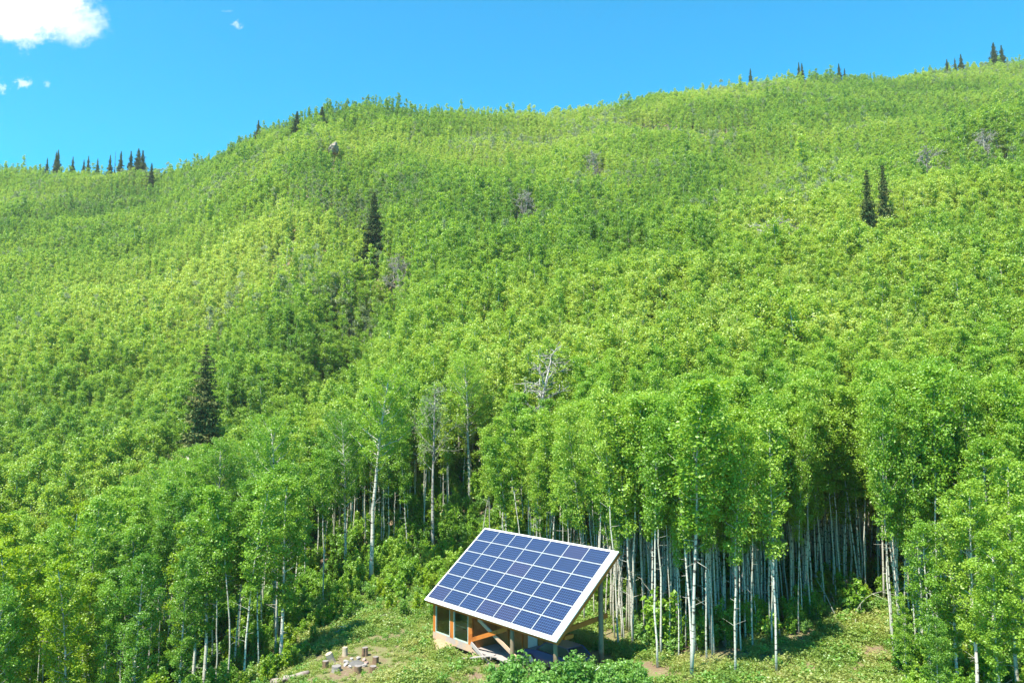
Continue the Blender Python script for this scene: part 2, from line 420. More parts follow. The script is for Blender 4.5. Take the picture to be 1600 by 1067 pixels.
def make_aspen(seed, H, base, R, nclump, per, leaf, r0, shape='aspen', bend=.4, limbs=True, mat='aspen', near=True, snags=6, spread=.34, barkm='bark'):
    """(trunk mesh, crown mesh) or one joined mesh when near is False"""
    rg = np.random.default_rng(seed); T = trunk_line(rg, H, bend); C, O, LB = crown_points(rg, H, base, R, nclump, per, shape, spread, .5 if near else .8)
    off = np.stack([np.interp(C[:, 2], T[:, 2], T[:, 0]), np.interp(C[:, 2], T[:, 2], T[:, 1]), np.zeros(len(C))], 1); C = C + off
    b = MB(); tt = np.clip(T[:, 2] / H, 0, 1); b.tube(T, r0 * (1 - .86 * tt) + .012 + r0 * .35 * np.exp(-np.clip(T[:, 2], 0, 9) / .35), 8 if near else 4)
    if limbs:
        for root, tip, f in LB:
            o0 = along(T, root[2]); o1 = along(T, tip[2]); a = root + [*o0, 0]; c = tip + [*o1, 0]; md = (a + c) / 2 + np.array([0, 0, -.08 * np.linalg.norm(c - a)]) + rg.normal(size=3) * .05
            rr = r0 * (.30 - .2 * f) + .006; b.tube([a, md, c], [rr, rr * .6, rr * .2], 3 if not near else 4, cap=False)
        for k in range(snags):      # dead twigs below the crown
            h = base * (.35 + .65 * rg.random()); az = rg.random() * 6.28; L = .3 + rg.random() ** 2 * 1.0; o0 = along(T, h); a = np.array([*o0, h])
            b.tube([a, a + [math.cos(az) * L, math.sin(az) * L, L * (rg.random() * .7 - .1)]], [.014, .005], 3, cap=False)
    L = MB(); L.quads(leaf_quads(C, leaf, rg, outw=O * .5))
    if near: return b.mesh('aspen_trunk', M[barkm], True), L.mesh('aspen_crown', M[mat])
    b.quads(np.concatenate(L.v).reshape(-1, 4, 3), 1); return b.mesh('hillside_aspen', [M[barkm], M[mat]])


def make_bare(seed, H, R, r0, depth=4, rmin=.006, near=True, puff=0, fork=.35):
    """a leafless tree: trunk forking into ever finer branches"""
    rg = np.random.default_rng(seed); b = MB(); T = trunk_line(rg, H * .9, .5); b.tube(T, r0 * (1 - .9 * np.clip(T[:, 2] / (H * .92), 0, 1)) + .01, 7); tips = []
    def grow(a, d, L, r, k):
        n = 3; P = [a]
        for i in range(n):
            d = d + rg.normal(size=3) * .20 + np.array([0, 0, .06]); d /= np.linalg.norm(d); P.append(P[-1] + d * L / n)
        b.tube(P, np.maximum(np.linspace(r, r * .35, n + 1), rmin), 4 if k > 2 else 3, cap=False); tips.append(P[-1])
        if k <= 0: return
        for i in range(3 if k > 1 else 4):
            j = 1 + int(rg.random() * n); dd = d + rg.normal(size=3) * .75; dd /= np.linalg.norm(dd); grow(P[min(j, n)], dd, L * (.5 + .25 * rg.random()), r * .5, k - 1)
    nb = 16; az = 0
    for k in range(nb):
        f = fork + (1 - fork) * (k + rg.random()) / nb; h = H * .88 * f; az += 2.4 + rg.normal() * .4; o = along(T, h); el = .3 + .8 * f
        d = np.array([math.cos(az) * math.cos(el), math.sin(az) * math.cos(el), math.sin(el)]); grow(np.array([*o, h]), d, R * (1.15 - .7 * f) * (.7 + .5 * rg.random()), r0 * .34 * (1.1 - .6 * f), depth - 2)
    tm = b.mesh('bare_tree_trunk', M['greybark'], True)
    if puff:
        tp = np.array(tips); C = np.repeat(tp, puff, 0) + rg.normal(size=(len(tp) * puff, 3)) * .22; L = MB(); L.quads(leaf_quads(C, .13, rg)); return tm, L.mesh('sparse_leaves', M['pale'])
    return tm, None


def make_spruce(seed, H, R, leaf=.36, dens=1.15, dead=False):
    rg = np.random.default_rng(seed); b = MB(); T = trunk_line(rg, H, .12); b.tube(T, .16 * H / 12 * (1 - .95 * np.clip(T[:, 2] / H, 0, 1)) + .01, 6)
    Q = []; z = H * .07; az = 0
    while z < H * .985:
        f = z / H; L = R * (1 - f) ** .80 * (.62 + .62 * rg.random()) * (1.12 if f > .12 else .9) + .08; nb = int(rg.integers(6, 9))
        for k in range(nb):
            az += 6.283 / nb + rg.normal() * .2; l = L * (.55 + .65 * rg.random()); d = np.array([math.cos(az), math.sin(az), 0])
            root = np.array([0, 0, z]); tip = root + d * l + np.array([0, 0, -.28 * l + .25 * f * l])
            if dead or k % 3 == 0: b.tube([root, tip], [.03, .008], 3, cap=False)
            if dead and rg.random() < .75: continue
            m = max(2, int(l / .17 * dens)); u = (np.arange(m) + .4) / m; P = root + (tip - root) * u[:, None] + np.array([0, 0, -1]) * (.12 * l * np.sin(u * 3.1))[:, None]
            for q in range(8):
                o = min(1, .2 + l * .8) * rg.normal(size=(m, 3)) * np.array([.13, .13, .07]) * (1 + .6 * l * (1 - abs(u - .5))[:, None]); Q.append(P + o)
        z += (.22 + .16 * (1 - f)) * H / 12
    C = np.concatenate(Q); b2 = MB(); qd = leaf_quads(C, leaf, rg, up=.25, flat=.6); sh = np.clip(1.35 - C[:, 2] / H, .40, 1)[:, None, None]; qd = C[:, None] + (qd - C[:, None]) * sh; b2.quads(qd)
    return b.mesh('spruce_trunk', M['sprucebark'], True), b2.mesh('spruce_crown', M['spruce'])


def make_bush(seed, H, R, stems, per, leaf, mat, barkm='bark', woody=True):
    rg = np.random.default_rng(seed); b = MB(); P = []; O = []
    for k in range(stems):
        az = rg.random() * 6.28; r = R * math.sqrt(rg.random()) * .9; h = H * (.55 + .45 * rg.random()) * (1 - .35 * (r / R) ** 2); a = np.array([math.cos(az) * r * .35, math.sin(az) * r * .35, -.1]); c = np.array([math.cos(az) * r, math.sin(az) * r, h])
        if woody: b.tube([a, (a + c) / 2 + rg.normal(size=3) * .05, c], [.018, .013, .005], 3, cap=False)
        m = max(2, int(h / .28))
        for q in range(m):
            u = .3 + .7 * (q + rg.random()) / m; cc = a * (1 - u) + c * u + rg.normal(size=3) * .10; n = int(per * (.6 + .8 * rg.random())); o = rg.normal(size=(n, 3)); o /= np.linalg.norm(o, axis=1)[:, None]
            P.append(cc + o * (rg.random(n)[:, None] ** .5) * (.16 + .10 * R)); O.append(o)
    C = np.concatenate(P); C[:, 2] = np.maximum(C[:, 2], .03); qd = leaf_quads(C, leaf, rg, outw=np.concatenate(O) * .5)
    return b, qd, mat, barkm


def bush_meshes(*a, **k):
    b, qd, mat, barkm = make_bush(*a, **k); L = MB(); L.quads(qd); return b.mesh('shrub_stems', M['greybark'], True), L.mesh('shrub_foliage', M[mat])


def bush_joined(*a, **k):
    b, qd, mat, barkm = make_bush(*a, **k)
    if k.get('woody', True): b.quads(qd, 1); return b.mesh('undergrowth_plant', [M['greybark'], M[mat]])
    b = MB(); b.quads(qd); return b.mesh('undergrowth_plant', M[mat])


# ------------------------------------------------------------------ scatter object (one mesh of points carrying its plants by geometry nodes)
def scatter(name, pts, pid, rot, scl, meshes, label, cat):
    srcs = []
    for i, me in enumerate(meshes): srcs.append(bpy.data.objects.new(name + '_plant', me))   # never linked: data for the nodes only
    me = bpy.data.meshes.new(name); n = len(pts); me.vertices.add(n); me.vertices.foreach_set('co', np.asarray(pts, np.float32).ravel())
    for nm, ty, arr, fld in (('pid', 'INT', pid, 'value'), ('rot', 'FLOAT_VECTOR', rot, 'vector'), ('scl', 'FLOAT_VECTOR', scl, 'vector')):
        at = me.attributes.new(nm, ty, 'POINT'); at.data.foreach_set(fld, np.asarray(arr, np.int32 if ty == 'INT' else np.float32).ravel())
    o = put(bpy.data.objects.new(name, me)); tag(o, label, cat, kind='stuff')
    ng = bpy.data.node_groups.new(name + '_nodes', 'GeometryNodeTree')
    ng.interface.new_socket('Geometry', in_out='INPUT', socket_type='NodeSocketGeometry'); ng.interface.new_socket('Geometry', in_out='OUTPUT', socket_type='NodeSocketGeometry')
    N, Lk = ng.nodes, ng.links; gi = N.new('NodeGroupInput'); go = N.new('NodeGroupOutput'); jn = N.new('GeometryNodeJoinGeometry')
    for s in reversed(srcs):
        oi = N.new('GeometryNodeObjectInfo'); oi.transform_space = 'ORIGINAL'; oi.inputs['Object'].default_value = s; oi.inputs['As Instance'].default_value = False
        g2 = N.new('GeometryNodeGeometryToInstance'); Lk.new(oi.outputs['Geometry'], g2.inputs[0]); Lk.new(g2.outputs[0], jn.inputs[0])
    ip = N.new('GeometryNodeInstanceOnPoints'); ip.inputs['Pick Instance'].default_value = True
    def attr(nm, ty):
        a = N.new('GeometryNodeInputNamedAttribute'); a.data_type = ty; a.inputs['Name'].default_value = nm; return [q for q in a.outputs if q.enabled and q.name == 'Attribute'][0]
    Lk.new(gi.outputs[0], ip.inputs['Points']); Lk.new(jn.outputs[0], ip.inputs['Instance']); Lk.new(attr('pid', 'INT'), ip.inputs['Instance Index'])
    Lk.new(attr('rot', 'FLOAT_VECTOR'), ip.inputs['Rotation']); Lk.new(attr('scl', 'FLOAT_VECTOR'), ip.inputs['Scale']); Lk.new(ip.outputs[0], go.inputs[0])
    md = o.modifiers.new('scatter', 'NODES'); md.node_group = ng
    return o


def tree_thing(name, meshes, parts, label, cat, x, y, z=None, rz=0.0, sc=1.0, group=None, tilt=(0, 0)):
    t = thing(name, label, cat, (x, y, gz(x, y) if z is None else z), rz, group); t.rotation_euler = (tilt[0], tilt[1], rz); t.scale = (sc, sc, sc) if not isinstance(sc, tuple) else sc
    for pn, me in zip(parts, meshes):
        if me is not None: put(bpy.data.objects.new(pn, me), t)
    return t


# ------------------------------------------------------------------ the solar shelter
YAW, TILT = -0.86910, 0.68996; ORG = np.array([-5.4375, 51.1417, -11.5645])
EV = np.array([math.cos(YAW), math.sin(YAW), 0]); NV = np.array([-math.sin(YAW), math.cos(YAW), 0]); BASE = 3.0


def shed_world(u, v): q = ORG + u * EV + v * NV; return float(q[0]), float(q[1])


def build_shed():
    S = thing('solar_shelter', 'timber shelter with a steep white roof covered in blue solar panels and a glazed room', 'shelter', tuple(ORG - np.array([0, 0, BASE])), YAW)
    ct, st = math.cos(TILT), math.sin(TILT)
    def P(u, s, h=0.0): return np.array([u, s * ct - h * st, BASE + s * st + h * ct])     # on the roof plane, h above it
    def L(u, v, w_): return np.array([u, v, BASE + w_])
    R = np.array([[1, 0, 0], [0, ct, -st], [0, st, ct]])
    def G(u, v):                                                                           # ground height in shed coordinates
        x, y = shed_world(u, v); return gz(x, y) - float(ORG[2]) + BASE
    # roof
    b = MB(); b.box(P(6.0, 2.98, -.075), (12.30, 6.42, .07), 0, R); b.obj('roof_deck', M['white'], S)
    b = MB()
    for s in (-.20, 6.16): b.box(P(6.0, s + (.01 if s < 0 else -.01), -.215), (12.26, .045, .20), 0, R)
    b.obj('eaves_fascia', M['cedar'], S)
    for u in (-.11, 12.11):
        b = MB(); b.box(P(u, 2.98, -.215), (.045, 6.26, .20), 0, R); b.obj('rake_board', M['cedar'], S)
    b = MB(); b.box(P(6.0, 2.98, -.125), (12.1, 6.2, .02), 0, R); b.obj('roof_sheathing', M['ply'], S)
    for k in range(11):
        b = MB(); b.box(P(.5 + k * 1.1, 2.98, -.225), (.05, 6.1, .17), 0, R); b.obj('rafter', M['ply'], S)
    # 42 panels
    pw, ph = 1.67, 1.01
    for j in range(6):
        for i in range(7):
            c = P((i + .5) * pw, (j + .5) * ph, 0.0); b = MB(); W_, H_ = pw - .032, ph - .032; fr = .015
            hw, hh = W_ / 2, H_ / 2
            for (dx, dy, sx, sy) in ((0, hh - fr / 2, W_, fr), (0, -hh + fr / 2, W_, fr), (hw - fr / 2, 0, fr, H_ - 2 * fr), (-hw + fr / 2, 0, fr, H_ - 2 * fr)):
                b.box(c + R @ np.array([dx, dy, -.018]), (sx, sy, .036), 0, R)
            iw, ih = hw - fr, hh - fr; q = [c + R @ np.array(k) for k in ((-iw, -ih, -.004), (iw, -ih, -.004), (iw, ih, -.004), (-iw, ih, -.004), (-iw, -ih, -.030), (iw, -ih, -.030), (iw, ih, -.030), (-iw, ih, -.030))]
            b.add(q, [(0, 1, 2, 3), (7, 6, 5, 4), (0, 4, 5, 1), (2, 6, 7, 3), (1, 5, 6, 2), (3, 7, 4, 0)], 1)
            o = b.obj('solar_panel', [M['alu'], M['cells']], S); uvl = o.data.uv_layers.new(name='UVMap'); me = o.data
            nb = len(me.vertices) - 8; cm = {nb: (.01, .012), nb + 1: (.99, .012), nb + 2: (.99, .988), nb + 3: (.01, .988)}
            for lp in me.loops: uvl.data[lp.index].uv = cm.get(lp.vertex_index, (.5, .5))
    # white rails between the panels are the deck showing through; posts
    def under(v): return BASE + v * math.tan(TILT) - .31 / ct
    def post(u, v, r, top, mat='pole'):
        g = G(u, v) - .4; b = MB(); zz = np.linspace(g, top, 6); b.tube(np.stack([np.full(6, u), np.full(6, v), zz], 1), np.linspace(r * 1.08, r * .92, 6), 12); return b.obj('post', M[mat], S, True)
    for u in (7.95, 11.52): post(u, .42, .13, under(.42) - .15)
    for u in (.3, 4.25, 8.0, 11.78): post(u, 3.66, .15, under(3.66) - .02)
    # header beams under the rafters
    b = MB(); b.box(L(7.99, .42, .42 * math.tan(TILT) - .31 / ct - .10), (7.4, .12, .17)); b.obj('eaves_beam', M['cedar'], S)
    b = MB(); b.box(L(6.0, 3.66, 3.66 * math.tan(TILT) - .31 / ct - .16), (11.8, .14, .24)); b.obj('rear_beam', M['cedar'], S)
    b = MB(); b.bar(L(11.62, .35, .02), L(11.62, 4.35, .36), .10, .26); b.obj('tie_beam', M['cedar'], S)
    b = MB(); b.bar(L(11.95, .60, -.14), L(11.95, 1.25, -.14), .2, .2); b.obj('beam_end', M['cedar'], S)
    # glazed room
    u0, u1, v0, v1 = .08, 4.22, .40, 2.60
    def wtop(v): return v * math.tan(TILT) - .33 / ct
    tp = wtop(v0) - .01
    b = MB(); b.box(L((u0 + u1) / 2, v0 + .06, -2.40), (u1 - u0, .12, .42)); b.obj('sill_beam', M['weathered'], S)
    b = MB(); b.box(L((u0 + u1) / 2, (v0 + v1) / 2 + .06, -2.42), (u1 - u0 - .02, v1 - v0 - .14, .12)); b.obj('room_floor', M['cutend'], S)
    sill = -2.187; studs = [(u0, u0 + .27), (1.93, 2.31), (3.83, u1)]
    for k, (a, c) in enumerate(studs):
        b = MB(); b.box(L((a + c) / 2, v0 + .05, (tp + sill) / 2), (c - a, .10, tp - sill)); b.obj('stud', M['cedar'], S)
    b = MB()
    wins = [(u0 + .27, 1.93), (2.31, 3.83)]; b = MB()
    for (a, c) in wins:
        b = MB(); z0_, z1_ = sill + .003, tp - .08; fw = .055; yv = v0 + .045
        b.box(L((a + c) / 2, yv, z0_ + fw / 2), (c - a - .006, .09, fw)); b.box(L((a + c) / 2, yv, z1_ - fw / 2), (c - a - .006, .09, fw))
        for q in (a + fw / 2 + .003, c - fw / 2 - .003): b.box(L(q, yv, (z0_ + z1_) / 2), (fw, .09, z1_ - z0_ - 2 * fw))
        wn = b.obj('window', M['sash'], S)
        g = MB(); g.box(L((a + c) / 2, v0 + .05, (z0_ + z1_) / 2), (c - a - 2 * fw - .02, .008, z1_ - z0_ - 2 * fw)); g.obj('pane', M['glass'], wn)
        h = MB(); h.box(L((a + c) / 2, v0 + .05, tp - .04), (c - a, .10, .076)); h.obj('window_head', M['cedar'], S)
    def wall_poly(name, pts, th, mat, axis):
        b = MB(); A = [L(*p) for p in pts]; off = np.array([th, 0, 0]) if axis == 'u' else np.array([0, th, 0]); n = len(A)
        b.add(np.array(A + [a + off for a in A]), [tuple(range(n))[::-1], tuple(range(n, 2 * n))] + [(i, (i + 1) % n, n + (i + 1) % n, n + i) for i in range(n)]); return b.obj(name, M[mat], S)
    for uu in (u0 + .002, u1 - .08):
        wall_poly('side_wall', [(uu, v0 + .13, -2.55), (uu, v1, -2.55), (uu, v1, wtop(v1) - .02), (uu, v0 + .13, wtop(v0 + .13) - .02)], .075, 'ply', 'u')
    wall_poly('back_wall', [(u0 + .08, v1 - .08, -2.36), (u1 - .08, v1 - .08, -2.36), (u1 - .08, v1 - .08, -.15), (u0 + .08, v1 - .08, -.15)], .075, 'ply', 'v')  # stops short of the roof, gap added to let sky light into the room
    # bench and a light box seen through the glass
    b = MB(); b.box(L(2.1, v1 - .5, -1.9), (3.6, .7, .06)); [b.box(L(q, v1 - .5, -2.13), (.08, .6, .38)) for q in (.6, 2.1, 3.6)]; b.obj('bench', M['paleend'], S)
    for (u, v) in ((u0 + .15, v0 + .12), (u1 + .02, v0 + .12), (u0 + .15, v1 - .1), (u1 - .15, v1 - .1)): post(u, v, .11, BASE - 2.62)
    # porch: deck, ply wall at the back of it, pale door, railings
    b = MB()
    for k in range(10): b.box(L(6.0, .5 + k * .185, -2.42), (3.5, .175, .04))
    for q in (4.35, 6.0, 7.65): b.box(L(q, 1.3, -2.52), (.08, 1.8, .155))
    b.obj('porch_deck', M['greyplank'], S)
    wall_poly('porch_wall', [(4.23, 2.30, -2.38), (9.2, 2.30, -2.38), (9.2, 2.30, wtop(2.30) - .02), (4.23, 2.30, wtop(2.30) - .02)], .07, 'ply', 'v')
    b = MB(); [b.box(L(q, 2.27, (wtop(2.3) - 2.38) / 2), (.09, .05, wtop(2.3) + 2.36)) for q in (5.4, 6.7)]; b.obj('wall_batten', M['cedar'], S)
    dr = MB(); dr.box(L(7.62, 2.27, -1.25), (.8, .05, 1.5)); dd = dr.obj('door', M['paleblue'], S)
    hb = MB(); hb.box(L(7.34, 2.22, -1.3), (.04, .05, .16)); hb.obj('handle', M['alu'], dd)
    # crossing braces and loose boards
    for (a, c, wd, ht, mt) in (((4.75, .47, -.55), (8.5, .47, -2.10), .07, .22, 'weathered'), ((4.24, .36, -1.83), (7.6, .36, -.52), .07, .24, 'cedar'),
                               ((4.26, .30, -2.02), (6.5, .22, -3.0), .07, .22, 'greyplank')):
        b = MB(); b.bar(L(*a), L(*c), wd, ht, up=(0, -1, .3)) if False else b.bar(L(*a), L(*c), wd, ht); b.obj('brace', M[mt], S)
    b = MB(); b.bar(L(4.30, .36, -2.42), L(6.6, .36, -2.86), .05, .12); b.bar(L(4.30, .36, -2.66), L(6.2, .36, -2.98), .05, .12); b.obj('stair_rail', M['weathered'], S)
    return G


G = build_shed()


# ------------------------------------------------------------------ things in the clearing
def plank(px, py, L_, wd, ht, rz, mat, label, tz=0.0):
    x, y, z = on_ground(px, py); b = MB(); b.box((0, 0, ht / 2), (L_, wd, ht)); o = b.obj('loose_board', M[mat]); o.location = (x, y, z + tz); o.rotation_euler = (0, -.06, rz)
    tag(o, label, 'board')


xq, yq = shed_world(5.5, -.1)
b = MB(); b.box((0, 0, .03), (2.3, .24, .05)); o = b.obj('loose_board', M['greyplank']); o.location = (xq, yq, gz(xq, yq) + .35); o.rotation_euler = (0, -.22, YAW + .38); tag(o, 'pinkish grey plank propped off the ground under the crossed braces of the shelter', 'board')
# sandy rubble heap under the glazed room
xq, yq = shed_world(1.4, .35); b = MB(); rg = np.random.default_rng(3)
th = np.linspace(0, 2 * np.pi, 25)[:-1]; V = [[0, 0, .42]]; Fc = []
for j, rr in enumerate((.35, .7, 1.0)):
    for k, a in enumerate(th): V.append([math.cos(a) * rr * 1.25 * (1 + .15 * rg.normal()), math.sin(a) * rr * .55 * (1 + .15 * rg.normal()), (.40, .24, -.1)[j] + .05 * rg.normal()])
n = len(th)
for k in range(n):
    Fc.append((0, 1 + k, 1 + (k + 1) % n))
    for j in range(2): Fc.append((1 + j * n + k, 1 + (j + 1) * n + k, 1 + (j + 1) * n + (k + 1) % n, 1 + j * n + (k + 1) % n))
b.add(V, Fc); o = b.obj('rubble_heap', M['insul'], smooth=True); o.location = (xq, yq, gz(xq, yq)); o.rotation_euler = (0, 0, YAW); tag(o, 'low heap of sandy rubble under the glazed room of the shelter', 'rubble')


def stump(px, py, r, h, mats, label, lean=(0, 0), name='stump_seat'):
    x, y, z = on_ground(px, py); rg = np.random.default_rng(int(px)); n = 14; ang = np.arange(n) * 2 * np.pi / n; w_ = 1 + .08 * rg.normal(size=n)
    b = MB(); zz = [-.08, .04, h * .5, h - .015, h]; rr = [1.12, 1.05, .97, 1.0, .96]
    V = np.concatenate([np.stack([np.cos(ang) * r * w_ * q, np.sin(ang) * r * w_ * q, np.full(n, s)], 1) for s, q in zip(zz, rr)])
    f = [(i * n + k, i * n + (k + 1) % n, (i + 1) * n + (k + 1) % n, (i + 1) * n + k) for i in range(4) for k in range(n)]
    b.add(V, f); b.add(V[-n:] + np.array([0, 0, .001]), [tuple(range(n))], 1)
    o = b.obj(name, mats); o.location = (x, y, z); o.rotation_euler = (*lean, rg.random() * 6); tag(o, label, 'stump', 'log stump seats around the fire ring')


LG, CE, PE = M['log'], M['cutend'], M['paleend']
stump(539, 1024, .17, .50, [PE, PE], 'upright pale stump on the far side of the fire ring, left one of the two')
stump(570, 1024, .19, .50, [LG, CE], 'reddish brown stump on the far side of the fire ring, nearest the shelter wall')
stump(587, 1037, .17, .42, [LG, CE], 'dark stump standing right of the fire ring, farther of the two there')
stump(583, 1050, .20, .36, [LG, CE], 'grey topped stump at the near right of the fire ring')
stump(559, 1051, .21, .38, [LG, CE], 'grey topped stump directly in front of the fire ring')
stump(526, 1048, .27, .30, [CE, CE], 'wide low weathered grey stump at the near left of the fire ring')
stump(508, 1044, .18, .42, [LG, CE], 'brown barked stump farthest left from the fire ring')
stump(519, 1035, .22, .62, [PE, PE], 'big bleached stump tilted over at the left of the fire ring', lean=(.35, -.2))


def stone(loc, s, mat, label, group, seed, name='ring_stone', cat='stone', sub=2):
    import bmesh
    rg = np.random.default_rng(seed); bm = bmesh.new(); bmesh.ops.create_icosphere(bm, subdivisions=sub, radius=1)
    for v in bm.verts:
        k = 1 + .22 * math.sin(3 * v.co.x + seed) * math.cos(4 * v.co.y + seed * 2) + .12 * math.sin(7 * v.co.z + seed) + .05 * rg.normal(); v.co *= k
    me = bpy.data.meshes.new(name); bm.to_mesh(me); bm.free(); me.materials.append(mat); o = put(bpy.data.objects.new(name, me))
    o.scale = s; o.location = loc; o.rotation_euler = (rg.random() * .4, rg.random() * .4, rg.random() * 6); tag(o, label, cat, group); return o


fx, fy, fz_ = on_ground(556, 1036)
for k in range(9):
    a = k * .698 + .2; x, y = fx + .60 * math.cos(a), fy + .85 * math.sin(a)
    stone((x, y, gz(x, y) + .05), (.15 + .04 * (k % 3), .11, .09), M['pinkrock'] if k in (0, 1) else M['rock'], 'pinkish stone on the right of the fire ring' if k in (0, 1) else 'pale stone laid in the circle of the fire ring', 'stones of the fire ring', k + 2)
b = MB(); th = np.linspace(0, 2 * np.pi, 19)[:-1]; rg = np.random.default_rng(9); n = 18
V = [[0, 0, .10]] + [[math.cos(a) * .3, math.sin(a) * .3, .09 + .02 * rg.normal()] for a in th] + [[math.cos(a) * .55, math.sin(a) * .6, -.05] for a in th]
b.add(V, [(0, 1 + k, 1 + (k + 1) % n) for k in range(n)] + [(1 + k, 1 + n + k, 1 + n + (k + 1) % n, 1 + (k + 1) % n) for k in range(n)])
o = b.obj('ash_bed', M['ash'], smooth=True); o.location = (fx, fy, fz_); tag(o, 'dark ash and charcoal inside the fire ring', 'ash')


def log_obj(name, a, c, r0, r1, mat, label, cat, group=None, seed=0, knots=3):
    rg = np.random.default_rng(seed); a = np.array(a, float); c = np.array(c, float); n = 9; P = a + (c - a) * np.linspace(0, 1, n)[:, None] + rg.normal(size=(n, 3)) * r0 * .12
    b = MB(); b.tube(P, np.linspace(r0, r1, n) * (1 + .08 * rg.normal(size=n)), 10)
    for k in range(knots):
        p = P[1 + int(rg.random() * (n - 2))]; d = rg.normal(size=3); d[2] = abs(d[2]); d /= np.linalg.norm(d); b.tube([p, p + d * r0 * 2.2], [r0 * .25, r0 * .1], 4)
    m = Vector(((a + c) / 2).tolist()); me = b.mesh(name, M[mat], True); me.transform(Matrix.Translation(-m)); o = put(bpy.data.objects.new(name, me)); o.location = m; tag(o, label, cat, group); return o


x, y, z = on_ground(425, 1071); x2, y2, z2 = on_ground(481, 1056); log_obj('fallen_log', (x, y, z + .12), (x2, y2, z2 + .14), .24, .17, 'deadwood', 'thick weathered grey log in the grass at the bottom edge, left of the fire ring', 'log', seed=4)
x, y, z = on_ground(578, 972); x2, y2, z2 = on_ground(664, 944); log_obj('fallen_log', (x, y, z + .12), (x2, y2, z2 + .2), .12, .07, 'deadwood', 'long thin bleached log at the brush edge left of the shelter roof', 'log', seed=5)
# woodpile at the edge of the aspens
xw, yw, zw = on_ground(1040, 948); rg = np.random.default_rng(21)
for k in range(16):
    row, i = divmod(k, 5); dx = -1.3 + i * .62 + row * .2; ang = .25 * rg.normal(); zz = .15 + row * .26; yy = .35 * rg.normal() * .4
    a = (xw + dx - .9 * math.cos(ang), yw + yy - .6, zw + zz + .45); c = (xw + dx + .9 * math.cos(ang), yw + yy + .5 * math.sin(ang) + .4, zw + zz + .45 + .1 * rg.normal())
    log_obj('firewood_log', a, c, .13, .12, 'redwood' if k % 3 else 'log', 'reddish brown log heaped in the woodpile among the slim aspens right of the shelter', 'log', 'logs heaped in the woodpile', seed=40 + k, knots=0)


def brush(px, py, n, L_, label, seed, name='fallen_branch', upk=.5, mat='greybark'):
    """a heap or arch of dead grey branches"""
    x, y, z = on_ground(px, py); rg = np.random.default_rng(seed); b = MB()
    for k in range(n):
        a = np.array([rg.normal() * L_ * .25, rg.normal() * L_ * .2, .05]); az = rg.random() * 6.28; d = np.array([math.cos(az), .5 * math.sin(az), upk * rg.random() + .1]); l = L_ * (.4 + .6 * rg.random()); P = [a]
        for q in range(6): d = d + np.array([0, 0, -.16]) + rg.normal(size=3) * .12; P.append(P[-1] + d * l / 6)
        P = np.array(P); P[:, 2] = np.maximum(P[:, 2], .03); b.tube(P, np.linspace(.035, .008, 7), 4, cap=False)
        for q in range(4):
            i = 2 + int(rg.random() * 4); dd = rg.normal(size=3) * .5 + d * .5; b.tube([P[i], P[i] + dd * l * .25], [.014, .004], 3, cap=False)
    o = b.obj(name, M[mat]); o.location = (x, y, z); tag(o, label, 'branches')


brush(345, 905, 46, 3.4, 'tangled heap of dead grey branches under the leaning aspen at left', 3, 'brush_pile', 1.0)
brush(1335, 965, 9, 3.2, 'bleached arching dead branches fallen at the foot of the aspen stand', 8, 'fallen_branches', 1.4, 'bark')
brush(1190, 1050, 6, 1.8, 'small grey fallen branches on the bare soil in front of the slim aspens', 12, 'fallen_branches', .8)
brush(1075, 930, 12, 2.0, 'grey twigs heaped beside the woodpile', 14, 'brush_pile', .8)
brush(555, 985, 12, 1.3, 'pale grey twigs at the brush edge behind the fire ring', 15, 'brush_pile', .7)

